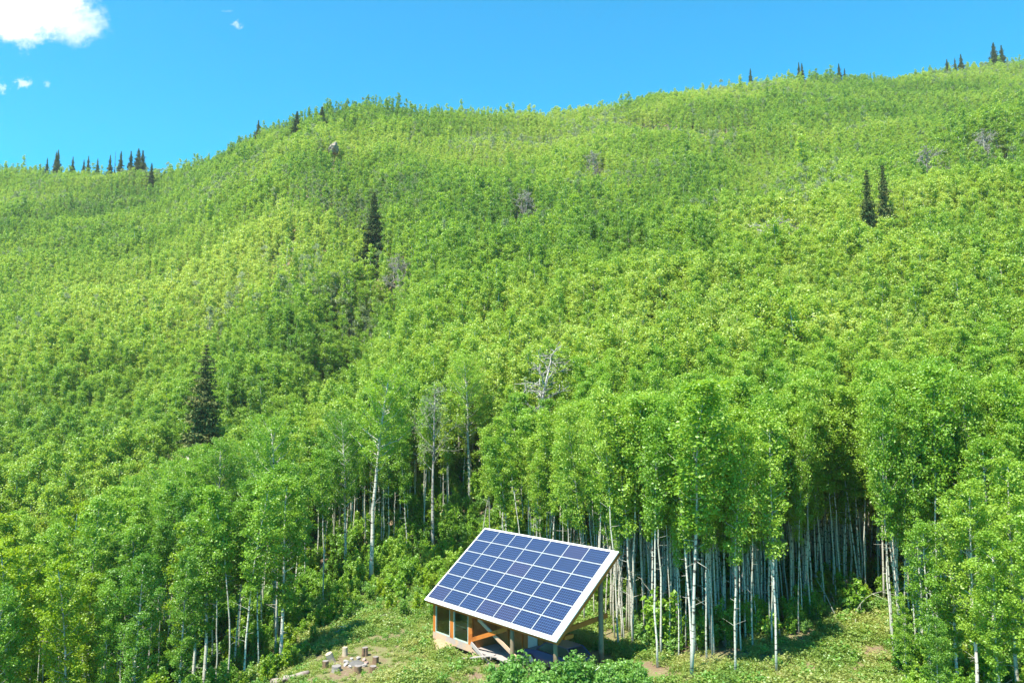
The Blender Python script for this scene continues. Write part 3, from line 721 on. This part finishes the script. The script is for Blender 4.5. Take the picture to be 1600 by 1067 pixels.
# ------------------------------------------------------------------ car and odds and ends under the roof
def build_car():
    x, y = shed_world(9.9, 2.1); z = gz(x, y); C_ = thing('parked_car', 'small blue hatchback parked in the dark under the shelter roof', 'car', (x, y, z), YAW)
    # body section profile along the length (nose towards -x)
    prof = [(-2.0, .30, .58), (-1.9, .25, .74), (-1.0, .22, .88), (1.95, .22, .92), (2.02, .30, .80)]
    b = MB(); V = []; f = []
    for (px_, lo, hi) in prof:
        for (yy, zz) in ((-.80, lo), (-.84, (lo + hi) / 2), (-.76, hi), (.76, hi), (.84, (lo + hi) / 2), (.80, lo)): V.append([px_, yy, zz])
    for i in range(4):
        for k in range(6): f.append((i * 6 + k, i * 6 + (k + 1) % 6, i * 6 + 6 + (k + 1) % 6, i * 6 + 6 + k))
    f += [tuple(range(6))[::-1], tuple(24 + k for k in range(6))]; b.add(V, f); b.obj('body', M['blue'], C_)
    g = MB(); q = [(-1.0, .89, .70), (-.35, 1.36, .58), (1.35, 1.40, .58), (1.92, .93, .70)]
    g.add([[a, s * w_, h] for a, h, w_ in q for s in (-1, 1)], [(0, 2, 3, 1), (2, 4, 5, 3), (4, 6, 7, 5), (0, 6, 4, 2), (1, 3, 5, 7)]); g.obj('windows', M['dark'], C_)
    r = MB(); r.box((.5, 0, 1.405), (1.72, 1.12, .05)); 
    for s in (-1, 1): r.bar((-1.0, s * .70, .90), (-.35, s * .585, 1.38), .05, .05); r.bar((1.38, s * .585, 1.40), (1.94, s * .70, .94), .05, .05); r.bar((.45, s * .60, 1.38), (.45, s * .72, .92), .05, .05)
    r.obj('roof', M['blue'], C_)
    for sx in (-1.3, 1.3):
        for s in (-1, 1):
            wh = MB(); wh.tube([[sx, s * .70, .31], [sx, s * .86, .31]], [.31, .31], 18); wo = wh.obj('wheel', M['black'], C_)
            ri = MB(); ri.tube([[sx, s * .863, .31], [sx, s * .872, .31]], [.18, .17], 12); ri.obj('rim', M['alu'], wo)
    for s in (-1, 1):
        t_ = MB(); t_.box((2.025, s * .66, .74), (.03, .2, .14)); t_.obj('tail_light', M['red'], C_)
        t_ = MB(); t_.box((-1.985, s * .60, .62), (.05, .26, .10)); t_.obj('headlight', M['alu'], C_)


build_car()
xr, yr = 3.13, 41.0; zr_ = gz(xr, yr)
c_ = thing('fuel_can', 'red plastic fuel can standing among the shrubs at the bottom right of the shelter', 'fuel can', (xr, yr, zr_ + .25), .4)
b = MB(); b.box((0, 0, .20), (.30, .18, .40)); b.box((0, 0, .43), (.22, .13, .06)); b.obj('can', M['red'], c_)
b = MB(); b.tube([[-.09, 0, .45], [-.08, 0, .53], [.02, 0, .53], [.04, 0, .45]], [.015] * 4, 6); b.obj('handle', M['red'], c_)
b = MB(); b.tube([[.1, 0, .44], [.16, 0, .56]], [.03, .02], 8); b.obj('spout', M['black'], c_)
b = MB(); b.box((0, 0, .25), (.35, .3, .5)); b.obj('crate_base', M['black'], c_).location = (0, 0, -.27)


def lump(name, x, y, s, mat, label, cat, seed):
    o = stone((x, y, gz(x, y) + s[2] * .6), s, M[mat], label, None, seed, name, cat, 3)


lump('tarpaulin', 4.15, 41.6, (.55, .45, .38), 'tarp', 'crumpled blue tarpaulin among the bushes beside the rear post of the shelter', 'tarpaulin', 5)
lump('canvas_bundle', 4.75, 41.0, (.9, .6, .40), 'grey', 'grey canvas bundle half hidden by the pale green shrubs', 'bundle', 8)
x, y = 4.0, 42.2; b = MB(); b.tube([(0, 0, 0), (.95, .3, .62)], [.022, .016], 6); o = b.obj('walking_pole', M['alu']); o.location = (x - .3, y, gz(x, y) + .32); tag(o, 'thin pale pole leaning up from the blue tarpaulin', 'pole')
print('shed done')

# ------------------------------------------------------------------ prototypes of the plants
LA = [(.54, 1.5), (.50, 1.6), (.60, 1.4), (.46, 1.55), (.57, 1.7), (.43, 1.5)]
SLIM = [make_aspen(100 + i, 14.0, 14.0 * b_, r_, 32, 95, .108, .056, bend=.9, snags=7, spread=.50) for i, (b_, r_) in enumerate(LA)]
FULL = [make_aspen(200 + i, 15.0, 15.0 * b_, r_, 44, 125, .115, .115, bend=.6, snags=9, spread=.44) for i, (b_, r_) in enumerate([(.28, 2.3), (.22, 2.0), (.33, 2.6), (.30, 2.2)])]
YELL = [make_aspen(240 + i, 13.0, 13.0 * b_, r_, 40, 125, .115, .10, bend=.5, mat='birch', spread=.42) for i, (b_, r_) in enumerate([(.25, 2.0), (.20, 2.3)])]
BIG = [make_aspen(300 + i, 19.0, 19.0 * b_, r_, 50, 70, .115, .20, shape='round', bend=1.1, snags=18, spread=.42) for i, (b_, r_) in enumerate([(.45, 3.3), (.56, 2.8), (.38, 3.7)])]
BARE = [make_bare(400, 16, 2.8, .17, puff=1, rmin=.022), make_bare(401, 18, 3.0, .19, puff=5, fork=.5, rmin=.012), make_bare(402, 11, 3.4, .26, depth=5, fork=.12, puff=1, rmin=.036)]
SPR = [make_spruce(500, 15, 2.1), make_spruce(501, 17, 2.7), make_spruce(502, 13, 1.7), make_spruce(503, 13, 1.3, dead=True)]
SHR = [bush_meshes(600 + i, h, r, 26, 34, .115, 'shrub') for i, (h, r) in enumerate([(1.5, 1.1), (1.9, 1.0), (1.2, 1.2)])]
# lighter versions for the mass of the forest
MIDF = [make_aspen(700 + i, 12.0, 12.0 * b_, r_, 22, 62, .135, .060, bend=.7, limbs=True, near=False, snags=3, mat='aspen_far', spread=.52) for i, (b_, r_) in enumerate([(.40, 1.15), (.35, 1.35), (.45, 1.05), (.30, 1.5)])]
FARF = [make_aspen(800 + i, 9.0, 9.0 * b_, r_, 14, 46, .165, .055, bend=.7, limbs=False, near=False, mat=m_, spread=.52, snags=0) for i, (b_, r_, m_) in enumerate([(.30, .95, 'aspen_far'), (.22, 1.15, 'aspen_far'), (.32, .85, 'aspen_far'), (.18, 1.5, 'aspen_far'), (.2, 1.7, 'pale')])]
NEARJ = [make_aspen(100 + i, 14.0, 14.0 * b_, r_, 32, 95, .108, .056, bend=.9, near=False, snags=7, spread=.50) for i, (b_, r_) in enumerate(LA[:4])]
UND = [bush_joined(900 + i, h, r, 12, 20, .15, m_) for i, (h, r, m_) in enumerate([(2.2, .9, 'aspen'), (1.4, .8, 'shrub'), (3.6, 1.0, 'aspen'), (2.8, .9, 'birch'), (1.0, .9, 'shrub')])]
print('protos', sum(len(m.polygons) for m in MIDF) / len(MIDF), sum(len(m.polygons) for m in FARF) / len(FARF), sum(len(m[1].polygons) for m in SLIM) / 6, sum(len(m[1].polygons) for m in BIG) / 3)
TP = ('trunk', 'crown')


def topix(x, y, z):
    c, s = math.cos(PITCH), math.sin(PITCH); yc = y * c - z * s; zc = y * s + z * c; return 800 + F * x / yc, 533.5 - F * zc / yc


# ------------------------------------------------------------------ trees one can single out
used = [(*on_ground(345, 905)[:2], 3.2), (*on_ground(360, 935)[:2], 3.0), (*on_ground(352, 965)[:2], 3.0), (*on_ground(352, 1000)[:2], 2.6)]          # (x, y, clearance) of every placed single tree


def dist_for(px, top, H, lo=70, hi=330):
    """distance at which a tree of height H rooted on the slope has its tip on that sight line"""
    r = pix_ray(px, top); ys = np.arange(lo, hi, .5); h = r[2] / r[1] * ys - terrain((px - 800) / F * ys, ys); i = int(np.argmin(np.abs(h - H))); return float(ys[i])


def special(meshes, name, label, cat, px, py, H, proto_h, rz=0.0, tilt=(0, 0), group=None, dist=None, clear=1.2, parts=TP, wide=1.0):
    if dist is None: x, y, z = on_ground(px, py)
    else: y = dist; x = (px - 800) / F * y; z = gz(x, y)
    k = H / proto_h; used.append((x, y, clear))
    if dist is not None and dist > 80: used.extend([(x, y - 4, 3.5), (x, y - 8, 3.0)])
    return tree_thing(name, meshes, parts, label, cat, x, y, z, rz, (k * wide, k * wide, k), group, tilt)


special(BIG[1], 'aspen_tree', 'tallest old aspen left of the shelter, with thick white trunk and airy crown', 'tree', 580, 912, 18.5, 19, .4)
special(BIG[0], 'aspen_tree', 'aspen with a straight white trunk standing just left of the tallest old aspen', 'tree', 540, 915, 16, 19, 2.0, wide=.85)
special(SLIM[2], 'aspen_tree', 'thin grey aspen whose bare lower trunk shows left of the two white old trunks', 'tree', 505, 946, 12.5, 14, 1.2)
special(BARE[1], 'bare_tree', 'tall nearly leafless grey aspen behind the upper left corner of the solar roof', 'tree', 676, 866, 17.5, 18, .7)
special(BIG[2], 'aspen_tree', 'big broad aspen leaning a little left over the dead branch heap', 'tree', 432, 1003, 16.5, 19, .9, tilt=(0, -.07), clear=2.5)
special(BIG[0], 'aspen_tree', 'mature aspen behind the leaning one with several grey lower limbs', 'tree', 392, 935, 16, 19, 3.9, clear=2.0)
special(FULL[1], 'aspen_tree', 'slim aspen with a long clean white stem near the left edge of the picture', 'tree', 97, 1080, 11.0, 15, .3, clear=1.0, wide=.6)
special(FULL[3], 'aspen_tree', 'short leafy aspen with pale stem right of the clean stemmed one at far left', 'tree', 160, 1090, 9.0, 15, 1.3, clear=1.0, wide=.8)
special(SLIM[1], 'aspen_tree', 'lone foremost aspen with the thickest white trunk right of the shelter', 'tree', 1080, 1060, 15.5, 14, 2.0, tilt=(0, -.02), wide=1.3)
special(SLIM[0], 'aspen_tree', 'thin aspen with its foot beside the shadow of the roof, nearest the shelter post', 'tree', 1027, 1043, 13.5, 14, .2, tilt=(0, -.02))
special(SLIM[4], 'aspen_tree', 'thin aspen close behind the one nearest the shelter post', 'tree', 1033, 1027, 13.5, 14, 4.2, tilt=(0, -.03))
special(SLIM[3], 'aspen_tree', 'slender aspen growing between the lone thick white trunk and the middle of the stand', 'tree', 1149, 1057, 13, 14, 1.1)
special(SLIM[5], 'aspen_tree', 'slender aspen whose white foot stands in bare soil at the front middle of the stand', 'tree', 1213, 1050, 13.5, 14, 3.1)
special(SLIM[2], 'aspen_tree', 'slender aspen at the front right of the stand, beside the open herb patch', 'tree', 1405, 972, 14.5, 14, 5.1)
for px_, top_, h_, lb_ in ((930, 238, 10, 'small pale leafless tree high on the slope left of a grey ledge line'), (1330, 300, 11, 'grey half bare tree on the slope left of the two right hand spruces'), (1560, 205, 11, 'greyish bare tree high on the right hand slope near the edge'), (620, 400, 12, 'pale grey bushy tree in the gully below the lone slope spruce')):
    special(BARE[2], 'bare_tree', lb_, 'tree', px_, 0, h_, 11, px_ * .3, dist=dist_for(px_, top_, h_), clear=4, wide=1.1)
special(BARE[0], 'bare_tree', 'leafless grey tree standing out of the green canopy in the middle, above the solar roof', 'tree', 832, 720, 18, 16, 2.2, dist=dist_for(832, 528, 18), clear=3.5, wide=1.8)
special(BARE[2], 'bare_tree', 'bushy leafless grey tree among the bright canopy below the two right hand spruces', 'tree', 1222, 420, 14, 11, .2, dist=dist_for(1222, 345, 14), clear=5, wide=1.4)
special(BARE[2], 'bare_tree', 'dead grey tree on the right hand slope near the picture edge', 'tree', 1466, 300, 14, 11, 2.9, dist=dist_for(1466, 232, 14), clear=5, wide=1.1)
special(BARE[2], 'bare_tree', 'small silvery leafless tree in the middle of the upper slope', 'tree', 822, 330, 11, 11, 1.9, dist=dist_for(822, 300, 11), clear=4)
for k, (px_, d_, H_, pr_, lb_) in enumerate([(262, 78, 17.0, BIG[0], 'tall white stemmed aspen right of the dark tall spruce at left'), (284, 84, 17.0, BIG[1], 'second white stemmed aspen right of the dark tall spruce at left'), (222, 80, 16.0, BIG[2], 'old aspen with pale stem left of the foot of the dark tall spruce'), (352, 74, 17.0, BIG[1], 'open crowned old aspen behind the dead branch heap'),
                                             (735, 84, 16.0, BIG[0], 'airy crowned old aspen behind the solar roof, right of the tall leafless one'), (1384, 57, 14.0, FULL[0], 'leafy aspen at the back of the herb patch on the right'), (1405, 62, 15.0, FULL[2], 'full crowned aspen deeper in the stand behind the herb patch')]):
    special(pr_, 'aspen_tree', lb_, 'tree', px_, 0, H_, 15 if pr_ in FULL else 19, k * 1.9, dist=d_, clear=2.2)
# near clump at the lower right corner
for k, (px, d, H, pr, lb) in enumerate([(1430, 37, 8.5, FULL[0], 'leafy aspen of the near clump at lower right, its crown farthest left'), (1500, 36, 10.5, FULL[2], 'broad near aspen in the lower right corner with forked pale stem'),
                                     (1560, 38, 11.5, FULL[1], 'tall near aspen at lower right close to the picture edge'), (1610, 35, 10.5, FULL[3], 'near aspen cut by the right edge of the picture'), (1395, 39, 4.6, FULL[1], 'knee of young aspen foliage at the left foot of the near lower right clump'),
                                     (1530, 42, 12.0, FULL[0], 'aspen behind the near lower right clump, rising over it'),
                                     (1470, 39, 9.5, FULL[1], 'aspen standing between the two left crowns of the near lower right clump'), (1535, 34, 8.5, FULL[3], 'lowest and nearest crown of the lower right clump'), (1590, 33, 9.5, FULL[0], 'near crown at the very bottom right corner of the picture'), (1440, 34, 5.2, FULL[2], 'low young crown at the bottom edge of the near lower right clump')]):
    special(pr, 'aspen_tree', lb, 'tree', px, 0, H, 15, k * 1.3, dist=d, clear=1.6, group='near aspens at the lower right')
# left, low: near crowns in the corner
for k, (px, d, H, pr, lb) in enumerate([(20, 40, 11.0, FULL[0], 'leafy near aspen in the lower left corner'), (230, 41, 10.0, FULL[2], 'leafy near aspen at lower left between the pale stems and the dead branch heap'), (300, 46, 9.5, FULL[1], 'young bright aspen in front of the dead branch heap at left'),
                                     (60, 52, 12.5, YELL[0], 'yellowish green birch like tree on the left edge, lower one'), (130, 62, 14.5, YELL[1], 'yellow green tree with rounded crown left of the dark tall spruce'), (215, 66, 14.0, YELL[0], 'yellow green tree immediately left of the dark tall spruce'), (20, 70, 15, YELL[1], 'yellowish green tree at the left edge, farther one')]):
    special(pr, 'aspen_tree', lb, 'tree', px, 0, H, 15 if pr not in YELL else 13, k * 1.7, dist=d, clear=2.2, group='leafy trees at the lower left')

# spruces: (column, row of the tip, row of the visible foot, distance, proto, label)
def spruce_at(px, top, d, pr, lb, wide=1.0, name='spruce_tree', H=None):
    if H is not None: d = dist_for(px, top, H)
    x = (px - 800) / F * d; z = gz(x, d); r = pix_ray(px, top); zt = r[2] / r[1] * d; H = zt - z; h0 = (15, 17, 13, 13)[pr]; k = H / h0; used.append((x, d, 2.4)); used.extend([(x, d - q, 3.2) for q in ((3, 5, 7) if d < 250 else (3,))])
    tree_thing(name, SPR[pr], TP, lb, 'tree', x, d, z, px * .7, (k * wide, k * wide, k))


spruce_at(321, 532, 88, 1, 'big dark spruce among the yellow green trees at left', 1.1, H=25)
spruce_at(580, 298, 150, 0, 'lone dark spruce half way up the slope left of the middle', 1.25, H=22)
spruce_at(1368, 262, 158, 0, 'left and taller one of the two dark spruces on the right hand slope', .8, H=22)
spruce_at(1394, 254, 176, 2, 'right one of the two dark spruces on the right hand slope', .8, H=22)
for k, (px, top, sz, lb) in enumerate([(68, 236, 1.0, 'first paired spruce on the left crest, thin and ragged'), (71, 233, 1.0, 'second paired spruce on the left crest, thin and ragged'), (54, 246, .9, 'tiny spruce tip left of the ragged pair on the crest'), (95, 244, 1, 'small spruce just right of the ragged pair on the crest'),
                                       (113, 249, 1, 'tiny spruce between two small ones on the left crest'), (120, 243, 1, 'small pointed spruce in the middle of the left crest'), (135, 247, 1, 'small spruce on the left crest right of the pointed one'), (155, 241, 1, 'narrow spruce left of the bare pole like snag'),
                                       (172, 235, 1, 'narrow spruce beside the snag on the left crest'), (188, 235, 1.1, 'spruce just left of the dark crest pair'), (200, 231, 1.5, 'left and larger spruce of the dark pair on the left crest'), (207, 234, 1.3, 'right spruce of the dark pair on the left crest'),
                                       (222, 254, 1.2, 'small dark spruce below the crest right of the dark pair'), (391, 187, 1.3, 'small dark spruce at the edge where the main hill rises'), (453, 173, 1.7, 'left one of two dark bushy spruces near the top of the main hill'), (493, 166, 1.8, 'right one of two dark bushy spruces near the top of the main hill'),
                                       (1187, 106, 1, 'lone spruce tip on the right half of the skyline'), (1266, 97, 1, 'left one of the close spruce pair on the skyline'), (1271, 98, 1, 'right one of the close spruce pair on the skyline'), (1331, 99, 1.2, 'taller skyline spruce with two tiny ones beside it'),
                                       (1340, 106, .9, 'tiny skyline spruce right of a taller one'), (1507, 92, 1.3, 'dark skyline spruce, leftmost of the rising crest at right'), (1520, 90, .9, 'thin skyline spruce between two darker ones at right'), (1530, 84, 1.3, 'skyline spruce in the middle of the rising crest at right'),
                                       (1584, 66, 1.5, 'tallest skyline spruce close to the right edge'), (1597, 70, 1.3, 'skyline spruce cut by the right edge')]):
    yr_ = float(np.interp(px, CREST[:, 0], CREST[:, 1])) - (4 if px not in (222, 453, 493) else 22)
    spruce_at(px, top, yr_, (0, 2)[k % 2], lb, sz * .82)
spruce_at(163, 236, 383, 3, 'bare pole like snag standing on the left crest', .35, 'dead_tree')
# shrubs in front of the shelter
for k, (px, py, s, pr, lb) in enumerate([(790, 1078, 1.0, 0, 'bluish green shrub hiding the foot of the crossed braces'), (822, 1083, 1.15, 1, 'bushy shrub in front of the middle shelter post'), (862, 1090, .95, 2, 'low grey green shrub in front of the front right post'), (893, 1083, 1.15, 1, 'bright yellow green shrub right of the front right post'),
                                         (935, 1088, .85, 2, 'loose pale shrub in front of the tall rear post'), (968, 1078, .95, 0, 'pale green shrub at the right end of the roof shadow'), (770, 1092, .8, 2, 'low shrub left of the braces at the bottom edge'), (845, 1094, 1.0, 0, 'dense shrub at the bottom edge below the solar roof corner'),
                                         (912, 1066, .8, 1, 'pale green shrub in the gap between the front right post and the rear post'), (950, 1064, .75, 0, 'small shrub at the foot of the tall rear post'), (985, 1062, .8, 2, 'outermost shrub at the right, next to the slim aspens'), (1000, 1084, .8, 1, 'shrub at the bottom edge right of the roof shadow'), (958, 1090, .9, 1, 'greyish shrub at the bottom edge below the rear post')]):
    x, y, z = on_ground(px, py); tree_thing('shrub', SHR[pr], ('stems', 'foliage'), lb, 'shrub', x, y, z, k * 1.1, s, 'shrubs in front of the shelter'); used.append((x, y, .5))
print('specials done', len(used))


# rock outcrops near the top
for k, (px, d, s, lb) in enumerate([(513, 300, (2.6, 1.5, 1.7), 'small sandstone outcrop showing below the top of the main hill'), (1205, 352, (4, 1.6, 1.0), 'pale rock ledge below the skyline right of the middle')]):
    d = dist_for(px, (224, 158)[k], 9.0); x = (px - 800) / F * d; used.append((x, d - 3, 5)); stone((x, d, gz(x, d) + 7.0), s, M['cliff'], lb, None, 60 + k, 'rock_outcrop', 'rock', 3)

# ------------------------------------------------------------------ the forest
def cleared(x, y):
    """1 where no canopy tree grows: the clearing round the shelter"""
    px, py = topix(x, y, terrain(x, y)); e = (x - 0.0) * EV[0] + (y - 48) * EV[1]
    c = np.zeros(len(x), bool)
    u = (x - ORG[0]) * EV[0] + (y - ORG[1]) * EV[1]; v = (x - ORG[0]) * NV[0] + (y - ORG[1]) * NV[1]
    c |= (u > -4.5) & (u < 13.5) & (v > -30) & (v < 7.0)                                 # shelter and the ground in front
    left = np.interp(y, [20, 42, 50, 58, 66, 74, 84], [-15.5, -14.6, -13.8, -16.5, -19.0, -14, -9]); right = np.interp(y, [20, 40, 46, 56, 60, 66, 72, 84], [14, 8.5, 7.2, 4.0, 2.5, 0, -4, -8])
    c |= (x > left) & (x < right) & (y < 75)
    c |= (px > 1040) & (px < 1385) & (y < np.interp(px, [1000, 1100, 1240, 1300, 1385], [43, 44, 47, 52, 53]))
    return c


def jitter(y0, y1, cell, a0=-.78, a1=.78, pad=6):
    xs = np.arange(a0 * y1 - pad, a1 * y1 + pad, cell); ys = np.arange(y0, y1, cell); X, Y = np.meshgrid(xs, ys); X = X + (np.arange(len(ys)) % 2)[:, None] * cell * .5
    X = (X + rng.uniform(-.42, .42, X.shape) * cell).ravel(); Y = (Y + rng.uniform(-.42, .42, Y.shape) * cell).ravel(); k = (X > a0 * Y - pad) & (X < a1 * Y + pad); return X[k], Y[k]


def keep_off(X, Y):
    ok = np.ones(len(X), bool)
    for (a, c, r) in used: ok &= (X - a) ** 2 + (Y - c) ** 2 > r * r
    return ok


cand = []
X, Y = jitter(33, 84, 1.7); P_ = 800 + F * X / Y; k = ~cleared(X, Y) & keep_off(X, Y); X, Y, P_ = X[k], Y[k], P_[k]
xa, ya = jitter(43, 66, 1.35); ka = (xa > 6) & ~cleared(xa, ya) & keep_off(xa, ya); X = np.concatenate([X, xa[ka]]); Y = np.concatenate([Y, ya[ka]])
right = X > 0
sel = right & (Y > 43) | (~right & (rng.random(len(X)) < .36) & (Y > 38)); X, Y = X[sel], Y[sel]
near = [(x, y) for x, y in zip(X, Y)]; near.sort(key=lambda q: math.hypot(*q))
vis = [(x, y) for x, y in near if -60 < 800 + F * x / y < 1660]; out_ = [(x, y) for x, y in near if not -60 < 800 + F * x / y < 1660]
N_IND = 300 - 34
ind, rest = vis[:N_IND], vis[N_IND:] + out_
print('near', len(vis), 'individual', len(ind), 'reach', ind[-1])
for (x, y) in ind:
    rz = rng.random() * 6.28; til = (rng.normal() * .022, rng.normal() * .022)
    if x > 0:
        pr = SLIM[rng.integers(6)]; H = 14 * (.82 + .28 * rng.random()) * (.92 + .16 * vnoise(x, y, 9, 3)); k = H / 14; wd = k * (.60 + .42 * rng.random())
        lb, gr = 'slim pale aspen packed in the dense stand right of the shelter', 'slim aspens of the stand right of the shelter'
        if y > 62: lb, gr = 'aspen in the back rows of the dense stand right of the shelter', 'back rows of the aspens right of the shelter'
    else:
        far = x < -11; q = rng.random(); q = q * .55 + .45 if x < -.40 * y else q; pr = FULL[rng.integers(4)] if q < .6 else (BIG[rng.integers(3)] if q < .75 and y > 60 else (YELL[rng.integers(2)] if x < -.40 * y and q < .93 else SLIM[rng.integers(6)]))
        h0 = 19 if pr in BIG else (15 if pr in FULL else (13 if pr in YELL else 14)); H = (13.5 if y > 55 else 11.0) * (.78 + .4 * rng.random()); H = H * (1.15 if pr in BIG else 1); k = H / h0; wd = k * (.9 + .4 * rng.random())
        if far: lb, gr = 'leafy aspen of the thick wood filling the left of the picture', 'leafy aspens of the wood at left'
        else: lb, gr = 'aspen in the rows directly behind the shelter', 'aspens directly behind the shelter'
        if far and y > 62: lb, gr = 'aspen in the back rows of the thick wood at left', 'back rows of the wood at left'
    tree_thing('aspen_tree', pr, TP, lb, 'tree', x, y, None, rz, (wd, wd, k), gr, til)

# everything farther up the hill, as one mass
pts, pid, rot, scl = [], [], [], []
protos = MIDF + FARF + NEARJ
def mass(X, Y, ids, hs, h0, wv=.3, tiltk=.03):
    n = len(X); pts.append(np.stack([X, Y, terrain(X, Y) - .1], 1)); pid.append(ids); rot.append(np.stack([rng.normal(size=n) * tiltk, rng.normal(size=n) * tiltk, rng.random(n) * 6.28], 1))
    kz = hs / h0; kx = kz * (1 - wv / 2 + wv * rng.random(n)); scl.append(np.stack([kx, kx, kz], 1))


rx = np.array([q[0] for q in rest]); ry = np.array([q[1] for q in rest]); mass(rx, ry, rng.integers(9, 13, len(rx)), 13.5 * (.78 + .32 * rng.random(len(rx))), 14.0)
X, Y = jitter(84, 150, 1.5, pad=14); k = keep_off(X, Y); X, Y = X[k], Y[k]; k = rng.random(len(X)) < .93; X, Y = X[k], Y[k]
hh = vnoise(X, Y, 12, 11); mass(X, Y, rng.integers(0, 4, len(X)), 8.0 + 6 * hh + 4.0 * rng.random(len(X)) ** 1.3, 12.0, .4)
for (ya, yb, cell) in ((150, 235, 1.5), (235, 330, 1.65), (330, 440, 1.95)):
    X, Y = jitter(ya, yb, cell, pad=20); Yr = np.interp(800 + F * X / Y, CREST[:, 0], CREST[:, 1]); k = keep_off(X, Y) & (Y < Yr + 12); X, Y, Yr = X[k], Y[k], Yr[k]
    hh = vnoise(X, Y, 14, 12); g = vnoise(X, Y, 26, 13); ids = 4 + rng.integers(0, 4, len(X)); ids = np.where(rng.random(len(X)) < np.where(g > .76, .25, .03), 8, ids)
    gap = (vnoise(X, Y, 17, 15) < .10) & (rng.random(len(X)) < .6); H = 5.5 + 4.5 * hh + (1.9 + 2.0 * (Y < 200)) * rng.random(len(X)) ** 1.6; H = np.where(rng.random(len(X)) < .015, H * 1.4, H); H = np.where(Y > Yr - 8, H * (.72 + .45 * rng.random(len(X)) ** 2), H)
    for (pa, pb, row, wd_) in ((985, 1200, 212, 5.0), (1150, 1240, 160, 4.0)):
        pp = 800 + F * X / Y; gd = np.array([dist_for(q, row + 6 * math.sin(q * .03), 4.0) for q in np.linspace(pa, pb, 12)]); gap |= (pp > pa) & (pp < pb) & (np.abs(Y - np.interp(pp, np.linspace(pa, pb, 12), gd)) < wd_)
    X, Y, ids, H = X[~gap], Y[~gap], ids[~gap], H[~gap]; mass(X, Y, ids, H * 1.05, 9.0, .5); scl[-1][:, :2] *= .88
P3 = np.concatenate(pts); print('mass trees', len(P3))
scatter('distant_forest', P3, np.concatenate(pid), np.concatenate(rot), np.concatenate(scl), protos, 'fresh green aspen forest covering the whole hillside up to the skyline', 'forest')

# undergrowth between and in front of the trunks
X, Y = jitter(36, 104, 1.05); px = 800 + F * X / Y
u = (X - ORG[0]) * EV[0] + (Y - ORG[1]) * EV[1]; v = (X - ORG[0]) * NV[0] + (Y - ORG[1]) * NV[1]
openg = (u > -2.5) & (u < 15.0) & (v > -30) & (v < 6.3); openg |= (Y < 57) & (X > -13.5 + .2 * (Y - 45)) & (X < 8); openg |= (X > 0) & (Y < np.interp(px, [1000, 1240, 1385, 1700], [45.5, 47.5, 52, 30])) & (px < 1390)
dn = vnoise(X, Y, 6, 21); dn = np.where((Y > 60) & (X < 6), np.maximum(dn, .75), dn); k = ~openg & (rng.random(len(X)) < np.where(X > 5, np.where(Y < 62, 1.15, .8), .95) * (dn * 1.3 + .15)); X, Y, px = X[k], Y[k], px[k]
ids = rng.choice(5, len(X), p=[.28, .25, .22, .07, .18]); Z = terrain(X, Y); sc = .55 + .6 * rng.random(len(X)); sc = np.where((Y < 60) & (X < 0), sc * .85, sc); sc = np.where(X > 5, sc * (.55 + .5 * rng.random(len(X))), sc); sc = np.where((X > -17) & (X < -5) & (Y < 72), sc * .75, sc)
scatter('undergrowth', np.stack([X, Y, Z], 1), ids, np.stack([np.zeros(len(X)), np.zeros(len(X)), rng.random(len(X)) * 6.28], 1), np.repeat(sc[:, None], 3, 1), UND, 'leafy saplings and shrubs growing under and between the aspens', 'undergrowth')
print('undergrowth', len(X))

# herbs and grass of the clearing
HERB = [bush_joined(950 + i, h, r, 9, 9, lf, m_, woody=False) for i, (h, r, lf, m_) in enumerate([(.20, .20, .065, 'herb'), (.28, .22, .07, 'herb'), (.36, .25, .08, 'shrub'), (.12, .26, .055, 'herb')])]
X, Y = jitter(34, 76, .27, -.5, .72); px = 800 + F * X / Y; k = (X > -26) & (rng.random(len(X)) < np.where(Y > 60, .45, 1)); X, Y = X[k], Y[k]
dn = .6 * vnoise(X, Y, 2.6, 31) + .4 * vnoise(X, Y, .9, 32); u = (X - ORG[0]) * EV[0] + (Y - ORG[1]) * EV[1]; v = (X - ORG[0]) * NV[0] + (Y - ORG[1]) * NV[1]
k = (dn + .28 * (rng.random(len(X)) - .5) > .40) & ~((u > -.2) & (u < 12.3) & (v > .1) & (v < 4.6)) & ~((u > 5) & (u < 15.3) & (v > .6 + 1.9 * (u > 12.4)) & (v < 6.3) & (rng.random(len(X)) < .93)) & (np.hypot(X - fx, (Y - fy) * .6) > 1.0) & ((np.hypot(X - fx, (Y - fy) * .6) > 2.1) | (rng.random(len(X)) < .25)); X, Y, dn = X[k], Y[k], dn[k]
ids = rng.choice(4, len(X), p=[.40, .20, .08, .32]); sc = (.6 + .8 * rng.random(len(X))) * (.6 + .9 * (dn - .4)) * (.5 + .5 * sstep(np.hypot(X - fx, (Y - fy) * .7), 2.2, 4.2))
scatter('ground_herbs', np.stack([X, Y, terrain(X, Y)], 1), ids, np.stack([np.zeros(len(X)), np.zeros(len(X)), rng.random(len(X)) * 6.28], 1), np.repeat(sc[:, None] * 1.5, 3, 1), HERB, 'low green herbs and grass patchy over the soil of the clearing', 'grass')
print('herbs', len(X))

# thin air over the valley
b = MB(); b.box((0, 240, 88), (1100, 800, 300)); hm, ht = material('valley_haze')
vp = ht.new('ShaderNodeVolumePrincipled', ins={'Color': (.95, .97, .95, 1), 'Density': .00014, 'Anisotropy': .2}); on = ht.new('ShaderNodeOutputMaterial'); ht.l.new(vp.outputs[0], on.inputs['Volume'])
tag(b.obj('haze', hm), 'thin pale haze in the valley air', 'haze', kind='stuff')
